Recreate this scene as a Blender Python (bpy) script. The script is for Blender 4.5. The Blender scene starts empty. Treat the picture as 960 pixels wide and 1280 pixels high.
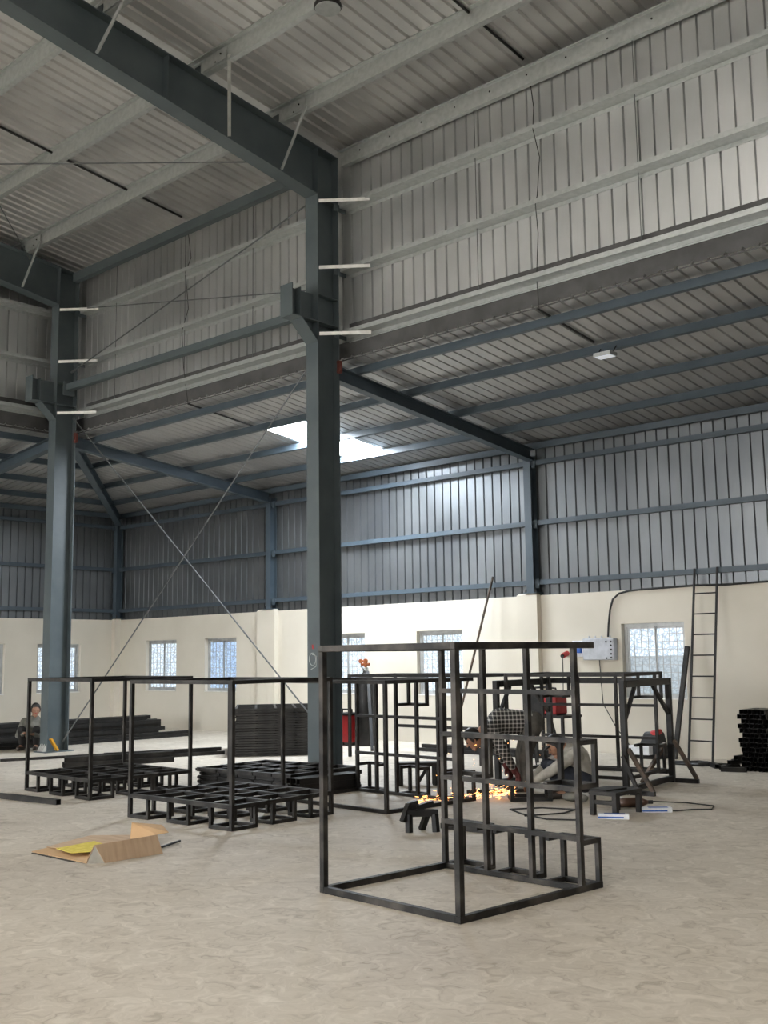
import bpy, bmesh, math, random
from mathutils import Vector, Matrix, Euler
random.seed(7)
PI = math.pi
SC = bpy.context.scene
COL = SC.collection
V = Vector

# ------------------------------------------------------------------ materials
def mat_new(name):
    m = bpy.data.materials.new(name); m.use_nodes = True
    nt = m.node_tree; b = nt.nodes['Principled BSDF']
    return m, nt, b
def node(nt, t, **k):
    n = nt.nodes.new(t)
    for a, v in k.items():
        if a in n.inputs.keys() if isinstance(a, str) else False: n.inputs[a].default_value = v
        else: setattr(n, a, v)
    return n
def ramp(nt, src, stops):
    r = nt.nodes.new('ShaderNodeValToRGB'); nt.links.new(src, r.inputs[0])
    e = r.color_ramp.elements
    while len(e) < len(stops): e.new(0.5)
    for i, (p, c) in enumerate(stops):
        e[i].position = p; e[i].color = (c[0], c[1], c[2], 1)
    return r
def coords(nt, scale=(1, 1, 1)):
    t = nt.nodes.new('ShaderNodeTexCoord'); mp = nt.nodes.new('ShaderNodeMapping')
    mp.inputs['Scale'].default_value = scale
    nt.links.new(t.outputs['Object'], mp.inputs['Vector'])
    return mp.outputs['Vector']
def noise_mat(name, c1, c2, rough=0.5, metal=0.0, scale=3.0, detail=5, stretch=(1, 1, 1), lo=0.35, hi=0.65, bump=0.0, bscale=40, rough2=None, spec=0.5):
    m, nt, b = mat_new(name)
    v = coords(nt, stretch)
    n = nt.nodes.new('ShaderNodeTexNoise'); n.inputs['Scale'].default_value = scale; n.inputs['Detail'].default_value = detail
    nt.links.new(v, n.inputs['Vector'])
    r = ramp(nt, n.outputs['Fac'], [(lo, c1), (hi, c2)])
    nt.links.new(r.outputs['Color'], b.inputs['Base Color'])
    b.inputs['Roughness'].default_value = rough; b.inputs['Metallic'].default_value = metal
    b.inputs['Specular IOR Level'].default_value = spec
    if rough2 is not None:
        mr = nt.nodes.new('ShaderNodeMapRange'); mr.inputs['To Min'].default_value = rough; mr.inputs['To Max'].default_value = rough2
        nt.links.new(n.outputs['Fac'], mr.inputs['Value']); nt.links.new(mr.outputs['Result'], b.inputs['Roughness'])
    if bump:
        n2 = nt.nodes.new('ShaderNodeTexNoise'); n2.inputs['Scale'].default_value = bscale; n2.inputs['Detail'].default_value = 3
        nt.links.new(v, n2.inputs['Vector'])
        bp = nt.nodes.new('ShaderNodeBump'); bp.inputs['Strength'].default_value = bump; bp.inputs['Distance'].default_value = 0.01
        nt.links.new(n2.outputs['Fac'], bp.inputs['Height']); nt.links.new(bp.outputs['Normal'], b.inputs['Normal'])
    return m
def plain(name, c, rough=0.5, metal=0.0):
    return noise_mat(name, tuple(x * 0.88 for x in c), tuple(min(1, x * 1.1) for x in c), rough, metal, 9.0)
def emis(name, c, s):
    m, nt, b = mat_new(name)
    b.inputs['Base Color'].default_value = (*c, 1); b.inputs['Emission Color'].default_value = (*c, 1)
    b.inputs['Emission Strength'].default_value = s
    return m

M = {}
M['sheet'] = noise_mat('zincalume_sheet', (0.52, 0.52, 0.515), (0.64, 0.64, 0.63), 0.42, 0.7, 1.3, 4, (1, 1, 1), rough2=0.5)
M['sheet_low'] = noise_mat('shaded_zincalume_roof_sheet', (0.42, 0.42, 0.42), (0.50, 0.50, 0.495), 0.42, 0.7, 1.3, 4, (1, 1, 1), rough2=0.5)  # upper roof sheet again, aisle dimness put into its base colour
M['sheet_aisle'] = noise_mat('shaded_zincalume_wall_sheet', (0.145, 0.155, 0.163), (0.195, 0.206, 0.214), 0.36, 0.75, 0.8, 3, (1, 1, 1), rough2=0.48)  # same sheeting as the upper wall, darkened in colour for the aisle shade
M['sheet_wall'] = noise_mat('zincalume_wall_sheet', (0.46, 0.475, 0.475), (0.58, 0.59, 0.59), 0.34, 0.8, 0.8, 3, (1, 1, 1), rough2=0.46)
M['galv'] = noise_mat('galvanised_section', (0.43, 0.455, 0.45), (0.51, 0.535, 0.53), 0.42, 0.6, 14.0, 5)
M['blue'] = noise_mat('blue_grey_paint', (0.066, 0.086, 0.094), (0.088, 0.110, 0.118), 0.42, 0.0, 2.2, 5, rough2=0.55)
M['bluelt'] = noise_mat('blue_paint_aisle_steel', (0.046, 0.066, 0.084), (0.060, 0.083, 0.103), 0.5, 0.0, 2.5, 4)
M['flash'] = noise_mat('dark_flashing', (0.06, 0.06, 0.06), (0.09, 0.09, 0.09), 0.6, 0.2, 4)
M['white'] = plain('white_primer_angle', (0.72, 0.72, 0.69), 0.5)
M['cream'] = noise_mat('cream_wall_paint', (0.585, 0.545, 0.46), (0.66, 0.617, 0.53), 0.75, 0.0, 0.7, 6, bump=0.06, bscale=25)
M['steel'] = noise_mat('black_mill_steel', (0.009, 0.0085, 0.008), (0.050, 0.045, 0.041), 0.48, 0.35, 6.0, 7, (1, 1, 1), 0.40, 0.74, rough2=0.62)
M['steel_front'] = noise_mat('scuffed_mill_steel', (0.011, 0.0105, 0.010), (0.115, 0.102, 0.090), 0.46, 0.4, 5.0, 8, (1, 1, 1), 0.42, 0.76, rough2=0.62)
M['steel_dk'] = noise_mat('black_steel_oiled', (0.006, 0.006, 0.006), (0.024, 0.022, 0.021), 0.5, 0.3, 6.0, 5, (1, 1, 1), 0.4, 0.75)
M['steel_mid'] = noise_mat('dusty_black_steel', (0.010, 0.0095, 0.009), (0.050, 0.046, 0.042), 0.55, 0.2, 5.0, 6, (1, 1, 1), 0.38, 0.72)
M['hook'] = plain('red_brown_primer', (0.13, 0.032, 0.024), 0.6)
M['steel_rust'] = noise_mat('rusty_prop_steel', (0.035, 0.028, 0.022), (0.13, 0.085, 0.058), 0.65, 0.1, 8.0, 5)
M['rod'] = noise_mat('grey_rod', (0.10, 0.11, 0.115), (0.17, 0.18, 0.185), 0.5, 0.4, 6)
M['rubber'] = plain('black_rubber', (0.012, 0.012, 0.012), 0.55)
M['alu'] = plain('window_frame_grey', (0.42, 0.43, 0.43), 0.4, 0.3)
M['panel'] = plain('grey_plastic_enclosure', (0.46, 0.48, 0.52), 0.45)
M['redp'] = plain('red_plastic', (0.42, 0.02, 0.02), 0.4)
M['redm'] = plain('red_machine_paint', (0.33, 0.012, 0.014), 0.4)
M['bluep'] = plain('blue_plastic', (0.02, 0.10, 0.42), 0.4)
M['copper'] = plain('orange_brass', (0.42, 0.13, 0.05), 0.4, 0.4)
M['card'] = noise_mat('brown_cardboard', (0.47, 0.335, 0.225), (0.56, 0.41, 0.28), 0.8, 0.0, 3.0, 4, (1, 8, 1))
M['card2'] = noise_mat('tan_cardboard', (0.52, 0.34, 0.18), (0.62, 0.42, 0.24), 0.8, 0.0, 3.0, 4)
M['cardin'] = noise_mat('grey_card_inside', (0.34, 0.33, 0.29), (0.46, 0.44, 0.39), 0.85, 0.0, 9.0, 4)
M['yellow'] = noise_mat('yellow_card', (0.62, 0.50, 0.06), (0.74, 0.62, 0.12), 0.7, 0.0, 20.0, 4)
M['strap'] = plain('orange_yellow_strap', (0.62, 0.30, 0.02), 0.6)
M['skin'] = plain('skin', (0.30, 0.16, 0.10), 0.55)
M['hair'] = plain('black_hair', (0.010, 0.009, 0.008), 0.5)
M['shirtlt'] = noise_mat('light_grey_shirt', (0.26, 0.25, 0.22), (0.38, 0.36, 0.32), 0.85, 0, 12)
M['navy'] = noise_mat('navy_trousers', (0.010, 0.013, 0.022), (0.022, 0.026, 0.040), 0.85, 0, 12)
M['trous'] = noise_mat('grey_brown_trousers', (0.045, 0.042, 0.036), (0.085, 0.078, 0.066), 0.85, 0, 12)
M['jacket'] = noise_mat('grey_olive_jacket', (0.10, 0.10, 0.085), (0.17, 0.165, 0.145), 0.85, 0, 12)
M['darkcloth'] = plain('black_cloth', (0.012, 0.011, 0.011), 0.85)
M['glove'] = plain('dark_red_glove', (0.075, 0.012, 0.011), 0.85)
M['boot'] = plain('brown_boot', (0.035, 0.026, 0.02), 0.6)
M['paper'] = plain('white_paper', (0.72, 0.74, 0.78), 0.7)
M['brown'] = plain('brown_bottle', (0.07, 0.032, 0.018), 0.35)
M['chalk'] = plain('white_chalk', (0.62, 0.66, 0.66), 0.9)
M['lamp'] = emis('lamp_diffuser', (0.70, 0.74, 0.80), 0.35)
M['eye'] = plain('dark_eye', (0.02, 0.015, 0.012), 0.3)
M['spark'] = emis('spark_glow', (1.0, 0.42, 0.13), 5.0)
M['skylight'] = emis('translucent_sheet_daylight', (0.86, 0.93, 1.0), 85.0)
M['skystrip'] = emis('translucent_roof_strip_daylight', (1.0, 0.96, 0.90), 10.0)

def floor_mat():
    m, nt, b = mat_new('trowelled_concrete')
    v = coords(nt)
    L = nt.links.new
    big = nt.nodes.new('ShaderNodeTexNoise'); big.inputs['Scale'].default_value = 0.45; big.inputs['Detail'].default_value = 4; L(v, big.inputs['Vector'])
    # swirled trowel strokes: noise warped by another noise
    wn = nt.nodes.new('ShaderNodeTexNoise'); wn.inputs['Scale'].default_value = 5.0; wn.inputs['Detail'].default_value = 2; L(v, wn.inputs['Vector'])
    mx = nt.nodes.new('ShaderNodeVectorMath'); mx.operation = 'MULTIPLY_ADD'
    L(wn.outputs['Color'], mx.inputs[0]); mx.inputs[1].default_value = (.55, .55, 0); L(v, mx.inputs[2])
    st = nt.nodes.new('ShaderNodeTexNoise'); st.inputs['Scale'].default_value = 6.5; st.inputs['Detail'].default_value = 7; st.inputs['Roughness'].default_value = 0.66; st.inputs['Distortion'].default_value = 1.2
    L(mx.outputs[0], st.inputs['Vector'])
    r1 = ramp(nt, st.outputs['Fac'], [(0.33, (0.40, 0.352, 0.285)), (0.44, (0.525, 0.472, 0.393)), (0.56, (0.585, 0.532, 0.45)), (0.70, (0.68, 0.627, 0.54))])
    r2 = ramp(nt, big.outputs['Fac'], [(0.34, (0.82, 0.81, 0.81)), (0.56, (1.0, 1.0, 1.0))])
    mm = nt.nodes.new('ShaderNodeMixRGB'); mm.blend_type = 'MULTIPLY'; mm.inputs[0].default_value = 1
    L(r1.outputs[0], mm.inputs[1]); L(r2.outputs[0], mm.inputs[2])
    L(mm.outputs[0], b.inputs['Base Color'])
    b.inputs['Roughness'].default_value = 0.62
    bp = nt.nodes.new('ShaderNodeBump'); bp.inputs['Strength'].default_value = 0.25; bp.inputs['Distance'].default_value = 0.006
    L(st.outputs['Fac'], bp.inputs['Height']); L(bp.outputs[0], b.inputs['Normal'])
    return m
M['floor'] = floor_mat()

def glass_mat(name, c_lo, c_hi, s):
    m, nt, b = mat_new(name); L = nt.links.new
    v = coords(nt)
    vo = nt.nodes.new('ShaderNodeTexVoronoi'); vo.feature = 'DISTANCE_TO_EDGE'; vo.inputs['Scale'].default_value = 13
    wn = nt.nodes.new('ShaderNodeTexNoise'); wn.inputs['Scale'].default_value = 9; L(v, wn.inputs['Vector'])
    mx = nt.nodes.new('ShaderNodeVectorMath'); mx.operation = 'MULTIPLY_ADD'; mx.inputs[1].default_value = (.12, .12, .12)
    L(wn.outputs['Color'], mx.inputs[0]); L(v, mx.inputs[2]); L(mx.outputs[0], vo.inputs['Vector'])
    r = ramp(nt, vo.outputs['Distance'], [(0.0, c_lo), (0.09, tuple((a + b_) / 2 for a, b_ in zip(c_lo, c_hi))), (0.2, c_hi)])
    L(r.outputs[0], b.inputs['Emission Color']); b.inputs['Emission Strength'].default_value = s
    b.inputs['Base Color'].default_value = (0.25, 0.28, 0.3, 1); b.inputs['Roughness'].default_value = 0.25
    return m
M['pane'] = glass_mat('frosted_pane', (0.26, 0.35, 0.46), (0.82, 0.92, 1.0), 0.85)
M['pane_blue'] = glass_mat('bluish_frosted_pane', (0.10, 0.17, 0.30), (0.40, 0.56, 0.80), 0.9)
M['pane_dim'] = glass_mat('dim_frosted_pane', (0.16, 0.20, 0.24), (0.36, 0.42, 0.46), 0.8)

def check_mat():
    m, nt, b = mat_new('black_white_check_cloth'); L = nt.links.new
    t = nt.nodes.new('ShaderNodeTexCoord'); sp = nt.nodes.new('ShaderNodeSeparateXYZ')
    rot = nt.nodes.new('ShaderNodeMapping'); rot.inputs['Rotation'].default_value = (0, 0, math.radians(-42.6))
    L(t.outputs['Object'], rot.inputs['Vector']); L(rot.outputs[0], sp.inputs[0])
    outs = []
    for ax in ('X', 'Z'):
        a = nt.nodes.new('ShaderNodeMath'); a.operation = 'MULTIPLY'; a.inputs[1].default_value = 21.0; L(sp.outputs[ax], a.inputs[0])
        f = nt.nodes.new('ShaderNodeMath'); f.operation = 'FRACT'; L(a.outputs[0], f.inputs[0])
        g = nt.nodes.new('ShaderNodeMath'); g.operation = 'GREATER_THAN'; g.inputs[1].default_value = 0.74; L(f.outputs[0], g.inputs[0])
        outs.append(g)
    s = nt.nodes.new('ShaderNodeMath'); s.operation = 'ADD'; L(outs[0].outputs[0], s.inputs[0]); L(outs[1].outputs[0], s.inputs[1])
    h = nt.nodes.new('ShaderNodeMath'); h.operation = 'MULTIPLY'; h.inputs[1].default_value = 0.5; L(s.outputs[0], h.inputs[0])
    r = ramp(nt, h.outputs[0], [(0, (0.012, 0.012, 0.012)), (0.5, (0.20, 0.195, 0.18)), (1.0, (0.45, 0.43, 0.40))])
    L(r.outputs[0], b.inputs['Base Color']); b.inputs['Roughness'].default_value = 0.9
    return m
M['check'] = check_mat()

# ------------------------------------------------------------------ mesh builder
def frame_of(d, up=None):
    d = V(d).normalized()
    u = V(up) if up is not None else (V((0, 0, 1)) if abs(d.z) < 0.95 else V((0, 1, 0)))
    s = d.cross(u).normalized(); u = s.cross(d).normalized()
    return d, s, u
class MB:
    def __init__(self): self.v = []; self.f = []; self.smooth = False
    def hexa(self, p):          # 8 points: bottom 4 then top 4, both counter-clockwise
        o = len(self.v); self.v += [tuple(q) for q in p]
        for q in ((0, 3, 2, 1), (4, 5, 6, 7), (0, 1, 5, 4), (1, 2, 6, 5), (2, 3, 7, 6), (3, 0, 4, 7)):
            self.f.append(tuple(o + i for i in q))
        return self
    def box(self, a, b):
        x0, x1 = sorted((a[0], b[0])); y0, y1 = sorted((a[1], b[1])); z0, z1 = sorted((a[2], b[2]))
        return self.hexa([(x0, y0, z0), (x1, y0, z0), (x1, y1, z0), (x0, y1, z0), (x0, y0, z1), (x1, y0, z1), (x1, y1, z1), (x0, y1, z1)])
    def bar(self, a, b, w, h, up=None, du=0.0, ds=0.0):   # rectangular bar from a to b; w sideways, h along up
        a = V(a); b = V(b); d, s, u = frame_of(b - a, up)
        off = u * du + s * ds
        P = []
        for q in (a, b):
            P += [q + off - s * w / 2 - u * h / 2, q + off + s * w / 2 - u * h / 2, q + off + s * w / 2 + u * h / 2, q + off - s * w / 2 + u * h / 2]
        return self.hexa(P)
    def tube(self, a, b, r, n=8, r2=None):
        a = V(a); b = V(b); d, s, u = frame_of(b - a); r2 = r if r2 is None else r2
        o = len(self.v)
        for q, rr in ((a, r), (b, r2)):
            for i in range(n):
                t = 2 * PI * i / n; self.v.append(tuple(q + s * math.cos(t) * rr + u * math.sin(t) * rr))
        for i in range(n):
            j = (i + 1) % n; self.f.append((o + i, o + j, o + n + j, o + n + i))
        self.f.append(tuple(o + i for i in reversed(range(n)))); self.f.append(tuple(o + n + i for i in range(n)))
        return self
    def path(self, pts, r, n=7):
        pts = [V(p) for p in pts]; o = len(self.v); prev = None
        for k, p in enumerate(pts):
            d = (pts[min(k + 1, len(pts) - 1)] - pts[max(k - 1, 0)]).normalized()
            if prev is None: _, s, u = frame_of(d)
            else:
                s = (prev - d * prev.dot(d)).normalized(); u = s.cross(d)
            prev = s
            for i in range(n):
                t = 2 * PI * i / n; self.v.append(tuple(p + s * math.cos(t) * r + u * math.sin(t) * r))
        for k in range(len(pts) - 1):
            for i in range(n):
                j = (i + 1) % n; a = o + k * n
                self.f.append((a + i, a + j, a + n + j, a + n + i))
        self.f.append(tuple(o + i for i in reversed(range(n)))); e = o + (len(pts) - 1) * n
        self.f.append(tuple(e + i for i in range(n)))
        return self
    def lathe(self, c, prof, n=24, axis='z'):  # prof: list of (r, z)
        c = V(c); o = len(self.v)
        for r, z in prof:
            for i in range(n):
                t = 2 * PI * i / n; self.v.append((c.x + r * math.cos(t), c.y + r * math.sin(t), c.z + z))
        for k in range(len(prof) - 1):
            for i in range(n):
                j = (i + 1) % n; a = o + k * n
                self.f.append((a + i, a + j, a + n + j, a + n + i))
        self.f.append(tuple(o + i for i in reversed(range(n)))); e = o + (len(prof) - 1) * n
        self.f.append(tuple(e + i for i in range(n)))
        return self
    def slab(self, pts, t):     # thin plate over polygon pts, thickness t along its normal
        pts = [V(p) for p in pts]; nrm = (pts[1] - pts[0]).cross(pts[2] - pts[0]).normalized() * t
        n = len(pts); o = len(self.v)
        self.v += [tuple(p) for p in pts] + [tuple(p + nrm) for p in pts]
        self.f.append(tuple(o + i for i in reversed(range(n)))); self.f.append(tuple(o + n + i for i in range(n)))
        for i in range(n):
            j = (i + 1) % n; self.f.append((o + i, o + j, o + n + j, o + n + i))
        return self
    def sphere(self, c, r, n=12, sc=(1, 1, 1)):
        o = len(self.v); c = V(c); m = n // 2
        for k in range(1, m):
            ph = PI * k / m
            for i in range(n):
                t = 2 * PI * i / n
                self.v.append((c.x + r * sc[0] * math.sin(ph) * math.cos(t), c.y + r * sc[1] * math.sin(ph) * math.sin(t), c.z + r * sc[2] * math.cos(ph)))
        top = len(self.v); self.v.append((c.x, c.y, c.z + r * sc[2])); bot = len(self.v); self.v.append((c.x, c.y, c.z - r * sc[2]))
        for k in range(m - 2):
            for i in range(n):
                j = (i + 1) % n; a = o + k * n
                self.f.append((a + i, a + n + i, a + n + j, a + j))
        e = o + (m - 2) * n
        for i in range(n):
            j = (i + 1) % n; self.f.append((top, o + i, o + j)); self.f.append((bot, e + j, e + i))
        return self
    def build(self, name, mat, parent=None, smooth=False, bevel=0.0):
        me = bpy.data.meshes.new(name)
        off = V((0, 0, 0))
        if parent is not None:                      # world coordinates -> thing coordinates
            off = V(parent.get('_o', (0, 0, 0)))
        me.from_pydata([tuple(V(p) - off) for p in self.v], [], self.f); me.update()
        bm = bmesh.new(); bm.from_mesh(me); bmesh.ops.recalc_face_normals(bm, faces=bm.faces); bm.to_mesh(me); bm.free()
        if smooth:
            for p in me.polygons: p.use_smooth = True
        me.materials.append(mat if not isinstance(mat, str) else M[mat])
        ob = bpy.data.objects.new(name, me); COL.objects.link(ob)
        if parent is not None:
            ob.parent = parent; ob['_o'] = tuple(off)
        if bevel:
            bv = ob.modifiers.new('soft_edge', 'BEVEL'); bv.width = bevel; bv.segments = 2; bv.limit_method = 'ANGLE'
        return ob
def thing(name, label, cat, loc, group=None):
    o = bpy.data.objects.new(name, None); COL.objects.link(o)
    o.location = loc; o['_o'] = tuple(loc); o.empty_display_size = 0.1
    o['label'] = label; o['category'] = cat
    if group: o['group'] = group
    return o
def tag(o, label, cat, group=None):
    o['label'] = label; o['category'] = cat
    if group: o['group'] = group
    return o
def struct(o): o['kind'] = 'structure'; return o
def cleanup():
    for o in COL.objects:
        if '_o' in o: del o['_o']
def dup(root, label=None, group=None):
    r = root.copy(); COL.objects.link(r)
    if label: r['label'] = label
    if group: r['group'] = group
    for ch in list(root.children):
        c = ch.copy(); COL.objects.link(c); c.parent = r
        for g in list(ch.children):
            d = g.copy(); COL.objects.link(d); d.parent = c
    return r

# ------------------------------------------------------------------ key dimensions (metres)
XA, XB = -11.02, -18.08            # the two column lines
YF = 10.50                         # inner face of the columns
YW = 15.957                        # face of the rear masonry wall
XL = -24.02                        # face of the end masonry wall
YS, XS = 11.14, -18.52             # upper sheeting planes
WTOP = 2.66
rz_top = lambda y: 9.03 + 0.122 * (10.9 - y)
rz_bot = lambda y: 8.335 + 0.158 * (10.5 - y)
ROOF = lambda y: rz_top(y) + 0.25
AIS = lambda y: 5.985 - 0.119 * (y - 11.1)          # rear aisle sheet height
KX = 0.119 * (16.05 - YS) / (-(XL - 0.05) + XS)
AISX = lambda x: AIS(YS) - KX * (XS - x)           # end aisle sheet height
hipY = lambda x: YS + (XS - x) * (16.05 - YS) / (XS - (XL - 0.05))

# ------------------------------------------------------------------ corrugated sheets
def profile(s0, s1, pitch=0.2, depth=0.028, rib=0.046):
    out = []; k0 = math.floor(s0 / pitch) - 1; k = k0
    while k * pitch < s1 + pitch:
        b = k * pitch
        for ds, o in ((0.0, 0), (0.200 - rib, 0), (0.200 - rib * .68, depth), (0.200 - rib * .32, depth)):
            s = b + ds
            if s0 < s < s1: out.append((s, o))
        k += 1
    return [(s0, 0)] + out + [(s1, 0)]
def sheet(name, mat, s0, s1, f0, f1, nrm, hole=None, depth=0.028, pitch=0.2, rib=0.036):
    """f0(s), f1(s): sheet ends at cross position s; nrm: outward (away from the room); hole=(sa,sb,ga,gb) replaces a stretch"""
    mb = MB(); nrm = V(nrm); pr = profile(s0, s1, pitch, depth, rib)
    def strip(seg, a, b):
        o = len(mb.v)
        for s, of in seg:
            mb.v.append(tuple(V(a(s)) + nrm * of)); mb.v.append(tuple(V(b(s)) + nrm * of))
        for i in range(len(seg) - 1): mb.f.append((o + 2 * i, o + 2 * i + 2, o + 2 * i + 3, o + 2 * i + 1))
    if hole is None: strip(pr, f0, f1); return mb.build(name, mat), None
    sa, sb, ga, gb = hole
    pr = sorted(set(pr + [(sa, 0), (sb, 0)]))
    strip([p for p in pr if p[0] <= sa], f0, f1); strip([p for p in pr if p[0] >= sb], f0, f1)
    mid = [p for p in pr if sa <= p[0] <= sb]
    strip(mid, f0, ga); strip(mid, gb, f1)
    m2 = mb; mb = MB(); strip(mid, ga, gb); lens = mb
    return m2.build(name, mat), lens

XR = 3.5          # extent of the hall towards the open end
# rear aisle wall sheeting, end aisle wall sheeting
YWS = YW + 0.09; XLS = XL - 0.09
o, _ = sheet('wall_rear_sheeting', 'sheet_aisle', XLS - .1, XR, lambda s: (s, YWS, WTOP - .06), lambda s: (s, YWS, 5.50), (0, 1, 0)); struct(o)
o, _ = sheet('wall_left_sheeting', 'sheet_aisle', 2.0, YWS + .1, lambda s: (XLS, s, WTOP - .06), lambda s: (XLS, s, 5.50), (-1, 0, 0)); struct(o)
# upper nave wall and gable wall
o, _ = sheet('wall_upper_rear_sheeting', 'sheet_wall', XS, XR, lambda s: (s, YS, 6.2), lambda s: (s, YS, ROOF(YS) + .07), (0, 1, 0)); struct(o)
o, _ = sheet('wall_upper_left_sheeting', 'sheet_wall', -11.0, YS, lambda s: (XS, s, 6.2), lambda s: (XS, s, ROOF(abs(s)) + .07), (-1, 0, 0)); struct(o)
# roofs
o, _ = sheet('ceiling_upper_sheeting', 'sheet', XS - .1, XR, lambda s: (s, 0, ROOF(0)), lambda s: (s, YS + .15, ROOF(YS + .15)), V((0, .12, 1)).normalized(), rib=.066); struct(o)
SKY = (-14.76, -13.76)
hy = lambda s: (s, max(YS - .04, hipY(s)))
P_ais = lambda s, y: (s, y, AIS(y))
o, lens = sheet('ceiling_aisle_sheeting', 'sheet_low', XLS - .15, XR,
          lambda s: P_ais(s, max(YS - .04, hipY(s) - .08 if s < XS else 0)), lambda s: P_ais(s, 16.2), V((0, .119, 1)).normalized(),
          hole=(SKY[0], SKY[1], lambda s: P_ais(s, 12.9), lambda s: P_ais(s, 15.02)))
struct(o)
sk = lens.build('window_skylight', 'skylight'); struct(sk)
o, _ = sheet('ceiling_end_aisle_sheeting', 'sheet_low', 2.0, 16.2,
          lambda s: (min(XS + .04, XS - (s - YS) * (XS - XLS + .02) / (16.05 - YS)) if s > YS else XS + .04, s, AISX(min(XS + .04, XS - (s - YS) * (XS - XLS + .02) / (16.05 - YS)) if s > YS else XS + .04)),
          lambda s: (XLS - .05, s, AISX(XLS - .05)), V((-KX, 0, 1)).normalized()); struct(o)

# ------------------------------------------------------------------ floor and masonry
struct(MB().box((-26, -40, -0.15), (30, 17.5, 0)).build('floor', 'floor'))
# the half of the hall behind the camera: far roof slope with skylight strips, side wall with an open doorway, end wall
def slope_plate(mb, x0, x1, y0, y1, t=.04):
    mb.hexa([(x0, y0, ROOF(-y0)), (x1, y0, ROOF(-y0)), (x1, y1, ROOF(-y1)), (x0, y1, ROOF(-y1)), (x0, y0, ROOF(-y0) + t), (x1, y0, ROOF(-y0) + t), (x1, y1, ROOF(-y1) + t), (x0, y1, ROOF(-y1) + t)])
strips = [(-8.6, -7.6), (-4.8, -3.4), (-1.4, .2), (1.7, 3.3)]
m = MB(); cur = XS
for a, b in strips:
    slope_plate(m, cur, a, -11, 0); slope_plate(m, a, b, -11, -4.6); slope_plate(m, a, b, -.4, 0); cur = b
slope_plate(m, cur, XR, -11, 0)
struct(m.build('ceiling_far_slope', 'sheet'))
for a, b in strips:
    m = MB(); slope_plate(m, a, b, -4.6, -.4, .01); struct(m.build('window_roof_strip', 'skystrip'))
m = MB(); zt = ROOF(11) + .1
m.box((XS, -11.2, 5.0), (XR, -11, zt)); m.box((-10.0, -11.2, 0), (XR, -11, 5.0)); m.box((-26, -11.2, 0), (XS, -11, 6))
struct(m.build('wall_front', 'sheet'))
struct(MB().box((XR, -11, 0), (XR + .2, 16.2, 11)).build('wall_right', 'sheet'))
struct(MB().box((XLS - .2, -11, 0), (XLS, 2.0, 5.5)).build('wall_left_far', 'sheet'))
struct(MB().box((XLS, -11, 5.9), (XS, 2.0, 5.95)).build('ceiling_end_far', 'sheet'))

def masonry(name, horiz, lo, hi, holes, face, thick, flip):
    """wall with rectangular openings; horiz: 'x' or 'y'"""
    mb = MB(); cuts = sorted(holes)
    def blk(a, b, z0, z1):
        if horiz == 'x': mb.box((a, face, z0), (b, face + thick, z1))
        else: mb.box((face - thick, a, z0), (face, b, z1))
    cur = lo
    for a, b, z0, z1 in cuts:
        blk(cur, a, 0, WTOP); blk(a, b, 0, z0); blk(a, b, z1, WTOP); cur = b
    blk(cur, hi, 0, WTOP)
    return struct(mb.build(name, 'cream'))
Z0, Z1 = 0.885, 2.11
REAR = [(-22.76, -21.52), (-20.42, -19.28), (-16.42, -15.25), (-13.87, -12.74), (-9.38, -8.25)]
LEFT = [(11.62, 12.88), (13.72, 14.90)]
masonry('wall_rear', 'x', XL - .23, XR, [(a, b, Z0, Z1) for a, b in REAR], YW, .23, 1)
masonry('wall_left', 'y', 2.0, YW, [(a, b, Z0 - .02, Z1 - .06) for a, b in LEFT], XL, .23, 1)

def pilaster(name, x0, x1, y0, y1):
    mb = MB(); t = 2.70; c = 0.035
    mb.hexa([(x0, y0, 0), (x1, y0, 0), (x1, y1, 0), (x0, y1, 0), (x0, y0, t - c), (x1, y0, t - c), (x1, y1, t - c), (x0, y1, t - c)])
    mb.hexa([(x0, y0, t - c), (x1, y0, t - c), (x1, y1, t - c), (x0, y1, t - c), (x0 + c, y0 + c, t), (x1 - c, y0 + c, t), (x1 - c, y1, t), (x0 + c, y1, t)])
    return struct(mb.build(name, 'cream'))
pilaster('trim_1', -11.40, -10.97, YW - .11, YW + .01)
pilaster('trim_2', -18.45, -17.86, YW - .11, YW + .01)
pilaster('trim_3', XL - .01, XL + .14, YW - .17, YW + .01)
struct(MB().box((XL, 2, 0), (XL + .012, YW - .17, .10)).build('baseboard_left', 'cream'))

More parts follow.
